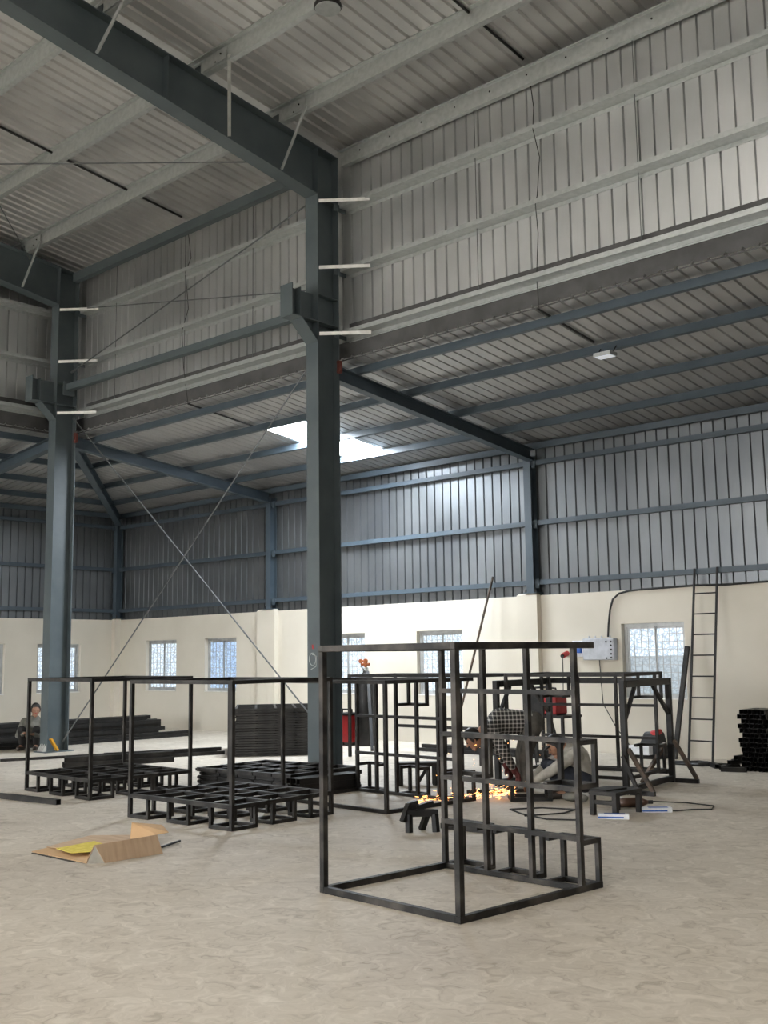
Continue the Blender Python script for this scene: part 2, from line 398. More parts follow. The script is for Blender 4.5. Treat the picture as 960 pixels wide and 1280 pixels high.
def window(n, horiz, a, b, z0, z1, face, panes):
    root = MB()
    fr = .055; d = .06; rec = .09
    def bx(mb, s0, s1, y0, y1, za, zb):
        if horiz == 'x': mb.box((s0, face + rec + y0, za), (s1, face + rec + y1, zb))
        else: mb.box((face - rec - y1, s0, za), (face - rec - y0, s1, zb))
    mid = (a + b) / 2
    bx(root, a, a + fr, 0, d, z0, z1); bx(root, b - fr, b, 0, d, z0, z1)
    bx(root, a + fr, b - fr, 0, d, z0, z0 + fr); bx(root, a + fr, b - fr, 0, d, z1 - fr, z1)
    w = struct(root.build('window_%d' % n, 'alu')); w['_o'] = (0, 0, 0)
    sill = MB(); bx(sill, a + .004, b - .004, -.10, .0, z0, z0 + .02); sill.build('sill', 'white', w)
    for k, (s0, s1) in enumerate(((a + fr, mid + .02), (mid - .02, b - fr))):
        y = .012 + .02 * k; sb = MB(); f2 = .035
        bx(sb, s0, s0 + f2, y, y + .018, z0 + fr, z1 - fr); bx(sb, s1 - f2, s1, y, y + .018, z0 + fr, z1 - fr)
        bx(sb, s0 + f2, s1 - f2, y, y + .018, z0 + fr, z0 + fr + f2); bx(sb, s0 + f2, s1 - f2, y, y + .018, z1 - fr - f2, z1 - fr)
        so = sb.build('sash', 'alu', w)
        zz = [z0 + fr + f2] + [z for z in (panes[k][1],) if z] + [z1 - fr - f2]
        mats = panes[k][0]
        for q in range(len(zz) - 1):
            pb = MB(); bx(pb, s0 + f2, s1 - f2, y + .006, y + .012, zz[q], zz[q + 1]); pb.build('pane', mats[q], so)
    gb = MB(); nb = 8
    for i in range(1, nb): 
        s = a + fr + (b - a - 2 * fr) * i / nb; bx(gb, s - .004, s + .004, -.004, .004, z0 + fr, z1 - fr)
    for i in range(1, 9):
        z = z0 + fr + (z1 - z0 - 2 * fr) * i / 9; bx(gb, a + fr, b - fr, -.004, .004, z - .004, z + .004)
    gb.build('security_grille', 'alu', w)
    return w
P1 = (('pane',), None); PB = (('pane_blue',), None); PD = (('pane_dim', 'pane'), 1.58)
window(1, 'x', *REAR[0], Z0, Z1, YW, (P1, P1))
window(2, 'x', *REAR[1], Z0, Z1, YW, (PB, PB))
window(3, 'x', *REAR[2], Z0, Z1, YW, (P1, P1))
window(4, 'x', *REAR[3], Z0, Z1, YW, (P1, P1))
window(5, 'x', *REAR[4], Z0, Z1, YW, (PD, PD))
window(6, 'y', *LEFT[0], Z0 - .02, Z1 - .06, XL, (P1, P1))
window(7, 'y', *LEFT[1], Z0 - .02, Z1 - .06, XL, (P1, P1))

# ------------------------------------------------------------------ columns
def column(x, label, near):
    t = thing('steel_column', label, 'steel column', (x, YF + .2, 0))
    fw, yb = .25, YF + .43
    zt = rz_bot(YF)
    MB().box((x - fw / 2, YF, .02), (x + fw / 2, YF + .014, zt)).build('inner_flange', 'blue', t)
    MB().box((x - fw / 2, yb - .014, .02), (x + fw / 2, yb, rz_top(yb))).build('outer_flange', 'blue', t)
    MB().box((x - .006, YF + .014, .02), (x + .006, yb - .014, zt)).build('web', 'blue', t)
    p = MB().box((x - .2, YF - .08, 0), (x + .2, yb + .08, .02)); 
    bp_ = p.build('base_plate', 'blue', t)
    st = MB()
    for dx in (-.09, -.03, .03, .09): st.slab([(x + dx, YF - .075, .02), (x + dx, YF, .02), (x + dx, YF, .15)], .012)
    st.build('base_stiffener', 'white', bp_)
    # crane bracket: stub I-section on the inner flange, stiffeners carried through the column
    b = MB(); y0 = YF - .50; za, zb = 6.42, 6.87
    b.box((x - fw / 2, y0, za - .02), (x + fw / 2, y0 + .014, zb))
    b.box((x - fw / 2, y0 + .014, za - .014), (x + fw / 2, YF, za)); b.box((x - .006, y0 + .014, za), (x + .006, YF, zb - .03))
    b.box((x - fw / 2, y0 + .16, za), (x - .006, y0 + .172, zb - .03)); b.box((x + .006, y0 + .16, za), (x + fw / 2, y0 + .172, zb - .03))
    b.hexa([(x - .008, y0 + .20, za - .03), (x + .008, y0 + .20, za - .03), (x + .008, YF, za - .30), (x - .008, YF, za - .30), (x - .008, y0 + .20, za - .014), (x + .008, y0 + .20, za - .014), (x + .008, YF, za - .014), (x - .008, YF, za - .014)])
    b.hexa([(x - fw / 2, y0 + .2, za - .03), (x + fw / 2, y0 + .2, za - .03), (x + fw / 2, YF, za - .31), (x - fw / 2, YF, za - .31), (x - fw / 2, y0 + .2, za - .014), (x + fw / 2, y0 + .2, za - .014), (x + fw / 2, YF, za - .296), (x - fw / 2, YF, za - .296)])
    b.build('crane_bracket', 'blue', t)
    s = MB()
    for z in (za - .01, zb - .05, zt - .05):
        s.box((x - fw / 2 + .01, YF + .014, z), (x - .006, yb - .014, z + .012)); s.box((x + .006, YF + .014, z), (x + fw / 2 - .01, yb - .014, z + .012))
    s.build('web_stiffener', 'blue', t)
    if near:
        c = MB()
        pts = []
        for i in range(40):                       # chalk ring with a tail on the inner flange
            a = PI * .5 + 2 * PI * i / 36; pts.append((x - .02 + .065 * math.cos(a), YF - .003, 1.60 + .085 * math.sin(a)))
        pts += [(x + .06, YF - .003, 1.64), (x + .05, YF - .003, 1.50), (x - .05, YF - .003, 1.46)]
        c.path(pts, .005, 5); c.build('chalk_mark', 'chalk', t)
        MB().bar((x - .02, YF - .002, 1.80), (x - .01, YF - .002, 1.74), .03, .003, (0, 1, 0)).build('red_mark', 'redp', t)
    else:
        MB().bar((x + .14, YF + .06, .24), (x + .14, YF + .20, .03), .03, .09, (1, 0, 0)).build('yellow_strap', 'strap', t)
    k = MB(); 
    k.box((x + .10, yb - .03, 5.72), (x + .16, yb + .02, 5.90)); k.tube((x + .13, yb - .04, 5.74), (x + .13, yb - .005, 5.74), .03); k.tube((x + .13, yb - .04, 5.88), (x + .13, yb - .005, 5.88), .03)
    k.build('rod_hook', 'hook', t)
    return t
column(XA, 'blue-grey steel column nearest the camera, a chalk ring drawn on its flange', True)
column(XB, 'blue-grey steel corner column with a yellow strap at its foot, beside the crouching person', False)

# ------------------------------------------------------------------ rafters
def rafter(x, label):
    t = thing('roof_rafter', label, 'rafter', (x, YF, 8.4)); fw = .25
    def seg(mb, y0, y1, x0, x1, f0, f1):
        mb.hexa([(x0, y0, f0(y0)), (x1, y0, f0(y0)), (x1, y1, f0(y1)), (x0, y1, f0(y1)), (x0, y0, f1(y0)), (x1, y0, f1(y0)), (x1, y1, f1(y1)), (x0, y1, f1(y1))])
    yb = YF + .43
    lo = lambda y: rz_bot(y) if y <= YF else rz_bot(YF)
    m = MB(); seg(m, 0, YF, x - fw / 2, x + fw / 2, lambda y: rz_bot(y), lambda y: rz_bot(y) + .014); m.build('lower_flange', 'blue', t)
    m = MB(); seg(m, 0, yb, x - fw / 2, x + fw / 2, lambda y: rz_top(y) - .014, rz_top); m.build('upper_flange', 'blue', t)
    m = MB(); seg(m, 0, YF, x - .005, x + .005, lambda y: rz_bot(y) + .014, lambda y: rz_top(y) - .014)
    m.box((x - .005, YF, rz_bot(YF) - .1), (x + .005, yb - .014, rz_top(yb) - .014)); m.build('web', 'blue', t)
    for y in (YF + .02, 7.85):
        m = MB(); 
        for sgn in (-1, 1):
            xs = sorted((x + sgn * .005, x + sgn * (fw / 2 - .01)))
            m.hexa([(xs[0], y, lo(y) + .014), (xs[1], y, lo(y) + .014), (xs[1], y + .012, lo(y) + .014), (xs[0], y + .012, lo(y) + .014), (xs[0], y, rz_top(y) - .014), (xs[1], y, rz_top(y) - .014), (xs[1], y + .012, rz_top(y) - .014), (xs[0], y + .012, rz_top(y) - .014)])
        m.build('stiffener', 'blue', t)
    return t
rafter(XA, 'blue-grey tapered steel rafter crossing the upper ceiling, rising from the near column')
rafter(XB, 'dark blue-grey end rafter above the far gable, resting on the corner column')

def ibeam(mb, a, b, w, h, tf=.008, tw=.006):
    mb.bar(a, b, w, tf, None, h / 2 - tf / 2); mb.bar(a, b, w, tf, None, -h / 2 + tf / 2); mb.bar(a, b, tw, h - 2 * tf)
    return mb
def aisle_rafter(name, a, b, label):
    t = thing(name, label, 'rafter', a)
    d, s, u = frame_of(V(b) - V(a)); h = .20; a = V(a); b = V(b)
    MB().bar(a, b, .15, .009, None, h / 2).build('upper_flange', 'bluelt', t)
    MB().bar(a, b, .15, .009, None, -h / 2).build('lower_flange', 'bluelt', t)
    MB().bar(a, b, .007, h - .009).build('web', 'bluelt', t)
    MB().bar(a + d * .004, a + d * .016, .17, h + .06).build('end_plate', 'bluelt', t)
    return t
az = lambda y: AIS(y) - .155 - .105
axz = lambda x: AISX(x) - .155 - .105
aisle_rafter('aisle_rafter', (XA, YF + .44, az(YF + .44)), (XA, 15.86, az(15.86)), 'blue sloping aisle rafter from the near column down to the middle wall post')
aisle_rafter('aisle_rafter', (XB, YF + .44, az(YF + .44)), (XB, 15.86, az(15.86)), 'blue sloping aisle rafter from the corner column to the post on the rear wall')
aisle_rafter('aisle_rafter', (XB - .14, YF + .2, axz(XB - .14)), (XL + .1, YF + .2, axz(XL + .1)), 'blue sloping rafter from the corner column over the end aisle to the end wall')
aisle_rafter('hip_rafter', (XB - .1, YF + .5, AIS(YS) - .22), (XL + .12, YW - .1, AISX(XL + .12) - .23), 'dark blue diagonal hip rafter from the corner column to the hall corner')

def post(x, y, label, w=.15, d=.18, z0=2.70, z1=5.17):
    t = thing('wall_post', label, 'wall post', (x, y, z0))
    y0, y1 = y - d / 2, y + d / 2
    MB().box((x - w / 2, y0, z0), (x + w / 2, y0 + .009, z1)).build('inner_flange', 'bluelt', t)
    MB().box((x - w / 2, y1 - .009, z0), (x + w / 2, y1, z1)).build('outer_flange', 'bluelt', t)
    MB().box((x - .004, y0 + .009, z0), (x + .004, y1 - .009, z1)).build('web', 'bluelt', t)
    MB().box((x - .14, y - .11, z0 - .004), (x + .14, y + .11, z0 + .014)).build('base_plate', 'bluelt', t)
    for dx in (-.1, .1):
        MB().tube((x + dx, y - .08, z0), (x + dx, y - .08, z0 + .07), .012).build('anchor_bolt', 'steel', t)
    return t
post(-11.10, YW - .02, 'blue steel post standing on the masonry pilaster below the near aisle rafter')
post(-18.07, YW - .02, 'blue steel post on the pilaster right of the two left rear windows')
post(XL + .06, YW - .06, 'dark blue steel post in the corner of the two aisle walls', z1=5.12)

# ------------------------------------------------------------------ purlins and girts
def zsec(mb, a, b, depth, fl, up, side, th=.004):      # Z section; up = web direction, side = flange direction
    a = V(a); b = V(b); up = V(up).normalized(); side = V(side).normalized()
    def plate(c0, c1, t):                              # plate between two lines
        n = (b - a).cross(c1 - c0).normalized() * t
        mb.hexa([a + c0, a + c1, b + c1, b + c0, a + c0 + n, a + c1 + n, b + c1 + n, b + c0 + n])
    plate(V((0, 0, 0)), up * depth, th)
    plate(up * depth, up * depth + side * fl, th); plate(V((0, 0, 0)), -side * fl, th)
    plate(-side * fl, -side * fl + up * .018, th); plate(up * depth + side * fl, up * depth + side * fl - up * .018, th)
    return mb
PUR = [9.80, 8.41, 6.90, 5.45]
NM = ['first below the eave', 'second up from the eave', 'third up from the eave', 'fourth up from the eave']
nsl = V((0, .121, .993))
for y, w in zip(PUR, NM):
    t = thing('roof_purlin', 'galvanised purlin under the upper roof, %s' % w, 'purlin', (XS, y, rz_top(y)))
    zsec(MB(), (XS, y, rz_top(y)), (XR, y, rz_top(y)), .245, .075, nsl, (0, -1, .12)).build('section', 'galv', t)
    for xr in (XA, XB):
        MB().bar((xr - .62, y - .006, rz_top(y) + .1), (xr + .62, y - .006, rz_top(y) + .125), .005, .19, nsl).build('lap_plate', 'galv', t)
        cl = MB().bar((xr + .03, y - .02, rz_top(y) + .002), (xr + .03, y - .02, rz_top(y) + .14), .008, .12, (1, 0, 0)); cl.build('cleat', 'blue', t)
        for dx in (-.5, -.4, .4, .5):
            MB().tube((xr + dx, y - .022, rz_top(y) + .06 + .08 * (abs(dx) > .45)), (xr + dx, y - .006, rz_top(y) + .06 + .08 * (abs(dx) > .45)), .012, 6).build('bolt', 'steel', t)
# eave member: bare galvanised on the near side, painted strut in the far bay
t = thing('eave_purlin', 'galvanised eave purlin where the upper wall meets the roof, near bay', 'purlin', (XA, 11.0, 8.9))
zsec(MB(), (XA + .1, YS - .12, rz_top(YS) - .07), (XR, YS - .12, rz_top(YS) - .07), .22, .075, (0, 0, 1), (0, -1, 0)).build('section', 'galv', t)
m = MB()
for i in range(24): m.tube((XA + .5 + .6 * i, YS - .128, rz_top(YS) + .06), (XA + .5 + .6 * i, YS - .115, rz_top(YS) + .06), .014, 6)
m.build('bolt_row', 'steel', t)
tag(MB().bar((XB + .1, YF + .36, 8.94), (XA - .12, YF + .36, 8.94), .12, .17).build('eave_strut', 'blue'), 'blue-grey painted eave strut between the two columns, under the upper roof', 'strut')

# horizontal strut between columns at crane bracket height
t = thing('column_strut', 'blue-grey horizontal strut tying the two columns at bracket height', 'strut', (XB, YF + .25, 6.74))
MB().bar((XB + .14, YF + .25, 6.75), (XA - .14, YF + .25, 6.70), .12, .12).build('tube', 'blue', t)
for x in (XB + .13, XA - .13): MB().box((x - .012, YF + .13, 6.6), (x + .012, YF + .37, 6.86)).build('end_plate', 'blue', t)

def wall_girt(z, label, top=True):
    t = thing('wall_girt', label, 'girt', (XA, 11, z))
    for x0, x1 in ((XB + .15, XA - .13), (XA + .14, XR)):
        m = MB(); m.box((x0, YF + .44, z - .003), (x1, YS - .004, z + .001))
        m.box((x0, YF + .44, z), (x1, YF + .444, z + .062)); m.box((x0, YF + .444, z + .058), (x1, YF + .462, z + .062))
        m.box((x0, YS - .008, z - .055), (x1, YS - .003, z)); m.build('section', 'galv', t)
    for xr in (XA, XB):
        MB().box((xr + .10, YF + .35, z - .05), (xr + .11, YF + .60, z + .06)).build('cleat', 'blue', t)
    return t
wall_girt(8.245, 'galvanised girt on the upper rear wall, the higher of the two')
wall_girt(7.258, 'galvanised girt on the upper rear wall, the lower of the two')
t = wall_girt(6.295, 'bright galvanised base girt along the foot of the upper rear wall')
for x0, x1 in ((XB + .15, XA - .13), (XA + .14, XR)):
    MB().box((x0, YS - .014, 6.42), (x1, YS - .010, 6.50)).build('top_flashing', 'flash', t)
    MB().box((x0, YS - .02, 6.215), (x1, YS + .02, 6.232)).build('drip_lip', 'galv', t)
struct(MB().box((XS, YS - .006, 5.965), (XR, YS - .001, 6.24)).build('trim_4', 'flash'))
def gable_girt(z, label):
    t = thing('gable_girt', label, 'girt', (XS, 0, z)); m = MB(); X0 = XB - .19
    m.box((XS + .004, -10, z - .003), (X0, YF + .2, z + .001)); m.box((X0 - .004, -10, z), (X0, YF + .2, z + .062)); m.box((XS + .003, -10, z - .055), (XS + .008, YF + .2, z))
    m.build('section', 'galv', t)
    return t
gable_girt(8.235, 'galvanised girt on the gable wall beyond the corner column, the higher one')
gable_girt(7.25, 'galvanised girt on the gable wall beyond the corner column, the lower one')
t = gable_girt(6.295, 'galvanised base girt along the foot of the gable wall')
MB().box((XS + .010, -10, 6.42), (XS + .014, YF + .2, 6.50)).build('top_flashing', 'flash', t)
struct(MB().box((XS + .001, -10, 5.94), (XS + .006, YS, 6.24)).build('trim_5', 'flash'))

# flange braces (white angles) columns
def brace(a, b, label, mat='white', w=.05):
    m = MB(); a = V(a); b = V(b)
    m.bar(a, b, .006, w, None, 0, .02); m.bar(a, b, w, .006, None, w / 2 - .003, 0)
    return tag(m.build('flange_brace', mat), label, 'brace')
for x, cn in ((XA, 'near column'), (XB, 'corner column')):
    for z, w in ((8.225, 'topmost'), (7.215, 'middle'), (6.225, 'lowest')):
        brace((x + .125, YF + .03, z), (x + .70, YS - .14, z), 'white flange brace on the %s, %s of its three' % (cn, w))
for y, w in ((6.90, 'highest'), (8.41, 'middle'), (9.80, 'lowest, nearest the column')):
    dy = {6.9: -.1, 8.41: .45, 9.8: .02}[y]
    brace((XA + .12, y + dy, rz_bot(y + dy) + .03), (XA + .70, y - .03, rz_top(y) + .05), 'pale angle brace from the near rafter to a purlin, %s of three' % w, 'galv', .045)
brace((XB + .12, 9.75, rz_bot(9.75) + .03), (XB + .70, 9.76, rz_top(9.8) + .05), 'angle brace from the gable end rafter to the first purlin', 'galv', .045)

# aisle purlins, eave struts and girts
AP = [(11.41, 'nearest the upper wall'), (12.56, 'second down from the upper wall'), (13.75, 'third down from the upper wall'), (14.87, 'lowest before the eave')]
for y, w in AP:
    z = AIS(y) - .092; t = thing('aisle_purlin', 'blue purlin under the rear aisle roof, %s' % w, 'purlin', (XA, y, z))
    xh = XS - (y - YS) / (16.05 - YS) * (XS - XLS)
    MB().bar((xh, y, z), (XR, y, z), .06, .115, (0, .119, 1)).build('section', 'bluelt', t)
    for xr in (XA, XB): MB().box((xr - .006, y + .03, z - .06), (xr + .05, y + .036, z + .05)).build('cleat', 'bluelt', t)
    x = xh; zz = AISX(x) - .092
    t = thing('aisle_purlin', 'blue purlin under the end aisle roof, %s' % w.replace('upper wall', 'gable'), 'purlin', (x, 8, zz))
    MB().bar((x, 2.0, zz), (x, y, zz), .06, .115, (-KX, 0, 1)).build('section', 'bluelt', t)
    MB().box((x - .05, YF + .17, zz - .06), (x - .03, YF + .23, zz + .05)).build('cleat', 'bluelt', t)
tag(MB().bar((XL + .05, YW - .06, 5.32), (XR, YW - .06, 5.32), .07, .11).build('eave_strut', 'bluelt'), 'blue eave strut along the top of the rear aisle wall', 'strut')
tag(MB().bar((XL + .06, 2.0, 5.32), (XL + .06, YW, 5.32), .07, .11).build('eave_strut', 'bluelt'), 'blue eave strut along the top of the end aisle wall', 'strut')
for z, w in ((5.03, 'top'), (3.945, 'middle'), (2.89, 'bottom')):
    t = thing('aisle_girt', 'blue girt on the rear aisle wall sheeting, the %s one' % w, 'girt', (XA, YW, z))
    MB().bar((XL + .05, YW + .01, z), (XR, YW + .01, z), .09, .085).build('section', 'bluelt', t)
    for xr in (-11.10, -18.07): MB().box((xr + .07, YW - .06, z - .10), (xr + .15, YW - .035, z + .05)).build('cleat', 'bluelt', t)
    t = thing('aisle_girt', 'blue girt on the end aisle wall sheeting, the %s one' % w, 'girt', (XL, 9, z))
    MB().bar((XL - .01, 2.0, z), (XL - .01, YW, z), .09, .085).build('section', 'bluelt', t)
    MB().box((XL + .01, YW - .22, z - .09), (XL + .04, YW - .14, z + .04)).build('cleat', 'bluelt', t)

# ------------------------------------------------------------------ bracing rods and sag rods
def rod(a, b, label, r=.011, name='bracing_rod', mat='rod'):
    t = thing(name, label, 'bracing rod', a); a = V(a); b = V(b); d = (b - a).normalized()
    MB().tube(a, b, r, 8).build('rod', mat, t)
    MB().tube(a, a + d * .14, r * 1.7, 8).build('turnbuckle', mat, t)
    return t
yr = YF + .30
rod((XA - .13, yr, 6.13), (XB + .14, yr, .18), 'long bracing rod from high on the near column down to the yellow strap')
rod((XB + .14, yr + .05, 6.18), (XA - .13, yr + .05, .55), 'long bracing rod from the corner column down behind the black stack')
rod((XB + .13, yr, 7.06), (XA - .13, yr, 8.48), 'dark upper bracing rod rising from the corner column to the near rafter', .012)
rod((XB + .13, yr + .05, 8.32), (XA - .13, yr + .05, 7.03), 'dark upper bracing rod falling from the corner column top to the near bracket', .010)
rod((-11.15, 10.75, rz_top(10.75) - .05), (-17.95, 6.0, rz_top(6.0) - .05), 'roof bracing rod running flat below the purlins across the far bay', .011)
rod((-17.95, 9.87, rz_top(9.87) - .10), (-11.15, 3.45, rz_top(3.45) - .10), 'roof bracing rod starting beside the end rafter below the purlins', .010)
for x, w in ((-16.9, 'farthest'), (-14.8, 'second'), (-13.0, 'third')):
    tag(MB().tube((x, YS - .07, 6.3), (x, YS - .07, 9.0), .006, 6).build('sag_rod', 'rod'), 'thin vertical sag rod on the far upper wall bay, %s from the corner column' % w.replace('farthest', 'first'), 'sag rod')
for x, w in ((-8.43, 'first'), (-6.02, 'third')):
    tag(MB().tube((x, YS - .07, 6.3), (x, YS - .07, 9.0), .006, 6).build('sag_rod', 'rod'), 'thin vertical sag rod on the near upper wall bay, %s past the near column' % w, 'sag rod')
# dark cable runs under the sheeting, and one sheet-overlap slit
def slope_cable(x, y0, y1, f, label, r=.014):
    return tag(MB().path([(x, y0 + (y1 - y0) * i / 8, f(y0 + (y1 - y0) * i / 8) - .026) for i in range(9)], r, 6).build('cable', 'rubber'), label, 'cable')
c = slope_cable(-14.75, 5.2, 10.95, ROOF, 'dark slit at the sheet overlap under the upper roof in the far bay', .018)  # dark tube added to stand for the gap between overlapping roof sheets
c = slope_cable(-7.52, 10.95 - 2.6, 10.95, ROOF, 'black cable under the upper roof near the lamp, running to the eave', .018)
c = slope_cable(-7.55, 11.12, 12.45, AIS, 'black cable under the aisle roof running to the small aisle lamp', .016)
c = slope_cable(-14.75, 11.12, 12.85, AIS, 'black cable under the aisle roof running to the skylight', .016)
def wall_wire(x, pts, label):
    return tag(MB().path(pts, .006, 5).build('hanging_wire', 'rubber'), label, 'wire')
wall_wire(0, [(-7.52, YS - .05, 9.0), (-7.45, YS - .09, 8.6), (-7.40, YS - .2, 8.25), (-7.38, YS - .1, 7.9), (-7.42, YS - .12, 7.4), (-7.40, YS - .2, 7.24), (-7.44, YS - .1, 6.9), (-7.5, YS - .08, 6.35), (-7.52, YS - .02, 5.95)], 'loose black wire hanging down the near upper wall from the roof cable')
wall_wire(0, [(-14.75, YS - .05, 9.0), (-14.6, YS - .1, 8.5), (-14.62, YS - .2, 8.22), (-14.66, YS - .1, 7.6), (-14.7, YS - .2, 7.2), (-14.78, YS - .1, 6.6), (-14.75, YS - .02, 5.95)], 'loose black wire hanging down the far upper wall from the dark roof slit')

# ------------------------------------------------------------------ lamps
lx, ly = -8.50, 8.38; lz = rz_top(ly) - .13
t = thing('high_bay_lamp', 'round black high bay lamp with pale lens under the upper roof', 'lamp', (lx, ly, lz))
MB().lathe((lx, ly, lz), [(.155, 0), (.165, .012), (.165, .045), (.15, .06), (.10, .075)], 28).build('housing', 'steel_dk', t, True)
MB().lathe((lx, ly, lz - .008), [(.02, 0), (.12, .001), (.138, .006), (.138, .012)], 28).build('lens', 'lamp', t)
MB().lathe((lx, ly, lz - .010), [(.138, 0), (.150, 0), (.152, .014), (.138, .014)], 28).build('lens_ring', 'galv', t)
for k in range(14):
    a = 2 * PI * k / 14
    MB().bar((lx + .09 * math.cos(a), ly + .09 * math.sin(a), lz + .055), (lx + .15 * math.cos(a), ly + .15 * math.sin(a), lz + .055), .012, .05).build('cooling_fin', 'steel_dk', t)
MB().tube((lx, ly, lz + .07), (lx, ly, rz_top(ly) + .03), .02).build('hanger', 'steel_dk', t)
for sgn in (-1, 1): MB().sphere((lx + sgn * .165 * .736, ly + sgn * .165 * .677, lz + .02), .016, 8).build('clip', 'galv', t)
lx, ly = -7.38, 12.44; lz = 5.56
t = thing('aisle_lamp', 'small square white lamp hung on wires under the aisle roof', 'lamp', (lx, ly, lz))
MB().box((lx - .13, ly - .09, lz), (lx + .13, ly + .09, lz + .05)).build('housing', 'galv', t)
MB().box((lx - .115, ly - .075, lz - .006), (lx + .115, ly + .075, lz)).build('lens', 'lamp', t)
for dx in (-.12, .12): MB().tube((lx + dx, ly, lz + .05), (lx + dx, ly + .1, AIS(ly + .1) - .1), .008, 6).build('hanger', 'steel', t)

# ------------------------------------------------------------------ pallet cages (welded box-section frames)
def cage(W, D, H, label, nx, ny, feet, group=None, matn='steel', dz=.20, tb=.040):
    """upright: pallet deck on feet, four posts, top rails. Local coordinates."""
    t = thing('pallet_cage', label, 'steel frame', (0, 0, 0), group)
    for x, y in ((0, 0), (W, 0), (W, D), (0, D)):
        MB().box((x - tb / 2, y - tb / 2, 0), (x + tb / 2, y + tb / 2, H)).build('post', matn, t, bevel=.003)
    h = tb / 2
    for a, b in (((h, 0), (W - h, 0)), ((h, D), (W - h, D))):
        MB().box((a[0], a[1] - h, H - tb), (b[0], b[1] + h, H - .001)).build('top_rail', matn, t, bevel=.003)
    for a, b in (((0, h), (0, D - h)), ((W, h), (W, D - h))):
        MB().box((a[0] - h, a[1], H - tb), (b[0] + h, b[1], H - .001)).build('top_rail', matn, t, bevel=.003)
    d = MB(); tt = .034
    for i in range(nx + 1):
        x = W * i / nx; d.box((x - tt / 2, -tt / 2, dz - .002), (x + tt / 2, D + tt / 2, dz + .038))
    for j in range(ny + 1):
        y = D * j / ny; d.box((-tt / 2, y - tt / 2, dz), (W + tt / 2, y + tt / 2, dz + .042))
    d.build('deck_lattice', matn, t)
    fs = .30
    for (i, j) in feet:
        x0 = (0, (W - fs) / 2, W - fs)[i]; y0 = (0, (D - fs) / 2, D - fs)[j]; x1 = x0 + fs; y1 = y0 + fs; f = MB(); q = .034
        for x in (x0, x1):
            for y in (y0, y1):
                f.box((x - q / 2, y - q / 2, 0), (x + q / 2, y + q / 2, dz))
        f.box((x0, y0 - q / 2, 0), (x1, y0 + q / 2, q)); f.box((x0, y1 - q / 2, 0), (x1, y1 + q / 2, q))
        f.box((x0 - q / 2, y0, 0), (x0 + q / 2, y1, q)); f.box((x1 - q / 2, y0, 0), (x1 + q / 2, y1, q))
        f.build('foot', matn, t)
    return t
ALL9 = [(i, j) for i in range(3) for j in range(3)]
# nearest one, tipped on its side: deck upright at the back, feet pointing to the rear wall
c1 = cage(1.28, 1.65, 1.46, 'nearest and largest black steel cage frame, tipped on its side in front', 3, 5, [(0, 0), (1, 0), (2, 0), (0, 1), (2, 1)], tb=.044, matn='steel_front')
c1.rotation_euler = Euler((PI / 2, 0, math.radians(-4.0)), 'XYZ'); c1.location = (-5.507, 6.865, .022)
c2 = cage(1.58, 1.36, 1.41, 'upright black pallet cage in front of the near column, right of the other upright one', 5, 3, ALL9)
c2.location = (-9.82, 6.72, 0); c2.rotation_euler = (0, 0, math.radians(2.0))
c3 = cage(1.56, 1.40, 1.41, 'upright black pallet cage at the left, next to the corner column foot', 5, 3, ALL9)
c3.location = (-12.93, 7.29, 0); c3.rotation_euler = (0, 0, math.radians(-2.5))
c4 = cage(1.70, 1.33, 1.41, 'black cage frame on its side directly behind the near column foot', 5, 3, [(1, 2), (0, 0), (1, 0), (2, 0)])
c4.rotation_euler = Euler((PI / 2, 0, math.radians(-3)), 'XYZ'); c4.location = (-9.467, 9.98, .02)
c5 = cage(1.58, 1.20, 1.22, 'black cage frame held inside the braced stand at the right', 3, 3, [(2, 2), (2, 0), (0, 0), (0, 2)])
c5.rotation_euler = Euler((PI / 2, 0, math.radians(7.5)), 'XYZ'); c5.location = (-8.47, 12.46, .165)

# braced welding stand around cage 5
def stand():
    t = thing('welding_stand', 'black steel welding stand with knee braces and slanted props at its feet', 'steel stand', (0, 0, 0))
    X0, X1, Ya, Yb, H = -1.69, 0, 0, 1.46, 1.30
    for x, y in ((X0, Ya), (X1, Ya), (X1, Yb), (X0, Yb)):
        MB().box((x - .034, y - .034, .0), (x + .034, y + .034, H)).build('post', 'steel_dk', t, bevel=.004)
    for x in (X0, X1): MB().box((x - .035, Ya + .05, H - .08), (x + .035, Yb - .05, H)).build('end_beam', 'steel_dk', t)
    MB().box((X0 + .05, Yb - .03, H - .07), (X1 - .05, Yb + .03, H)).build('back_beam', 'steel_dk', t)
    for x in (X0, X1):
        MB().bar((x, Ya + .05, .86), (x, Ya + .36, H - .08), .04, .04).build('knee_brace', 'steel', t)
        MB().bar((x, Yb - .05, .86), (x, Yb - .52, H - .08), .04, .04).build('knee_brace', 'steel', t)
        MB().box((x - .03, Ya + .05, .02), (x + .03, Yb - .05, .08)).build('foot_beam', 'steel_dk', t)
    MB().box((X0 + .05, Yb - .03, .10), (X1 - .05, Yb + .03, .16)).build('foot_beam', 'steel_dk', t)
    for y, sgn in ((Ya, 1), (Yb, 1)):
        MB().box((X1 + .05, y - .03, 0), (X1 + .34, y + .03, .05)).build('outrigger', 'steel_dk', t)
        MB().bar((X1 + .04, y, .52), (X1 + .32, y, .05), .045, .045).build('prop', 'steel_rust', t)
    MB().bar((X1 + .02, Ya - .12, .45), (X1 + .2, Ya - .12, .03), .04, .04).build('prop', 'steel', t)
    MB().bar((X1 - .04, Yb - .1, .48), (X1 - .2, Yb - .5, .03), .045, .045).build('prop', 'steel_rust', t)
    t.location = (-6.69, 11.35, 0); t.rotation_euler = (0, 0, math.radians(7.5))
    return t
stand()

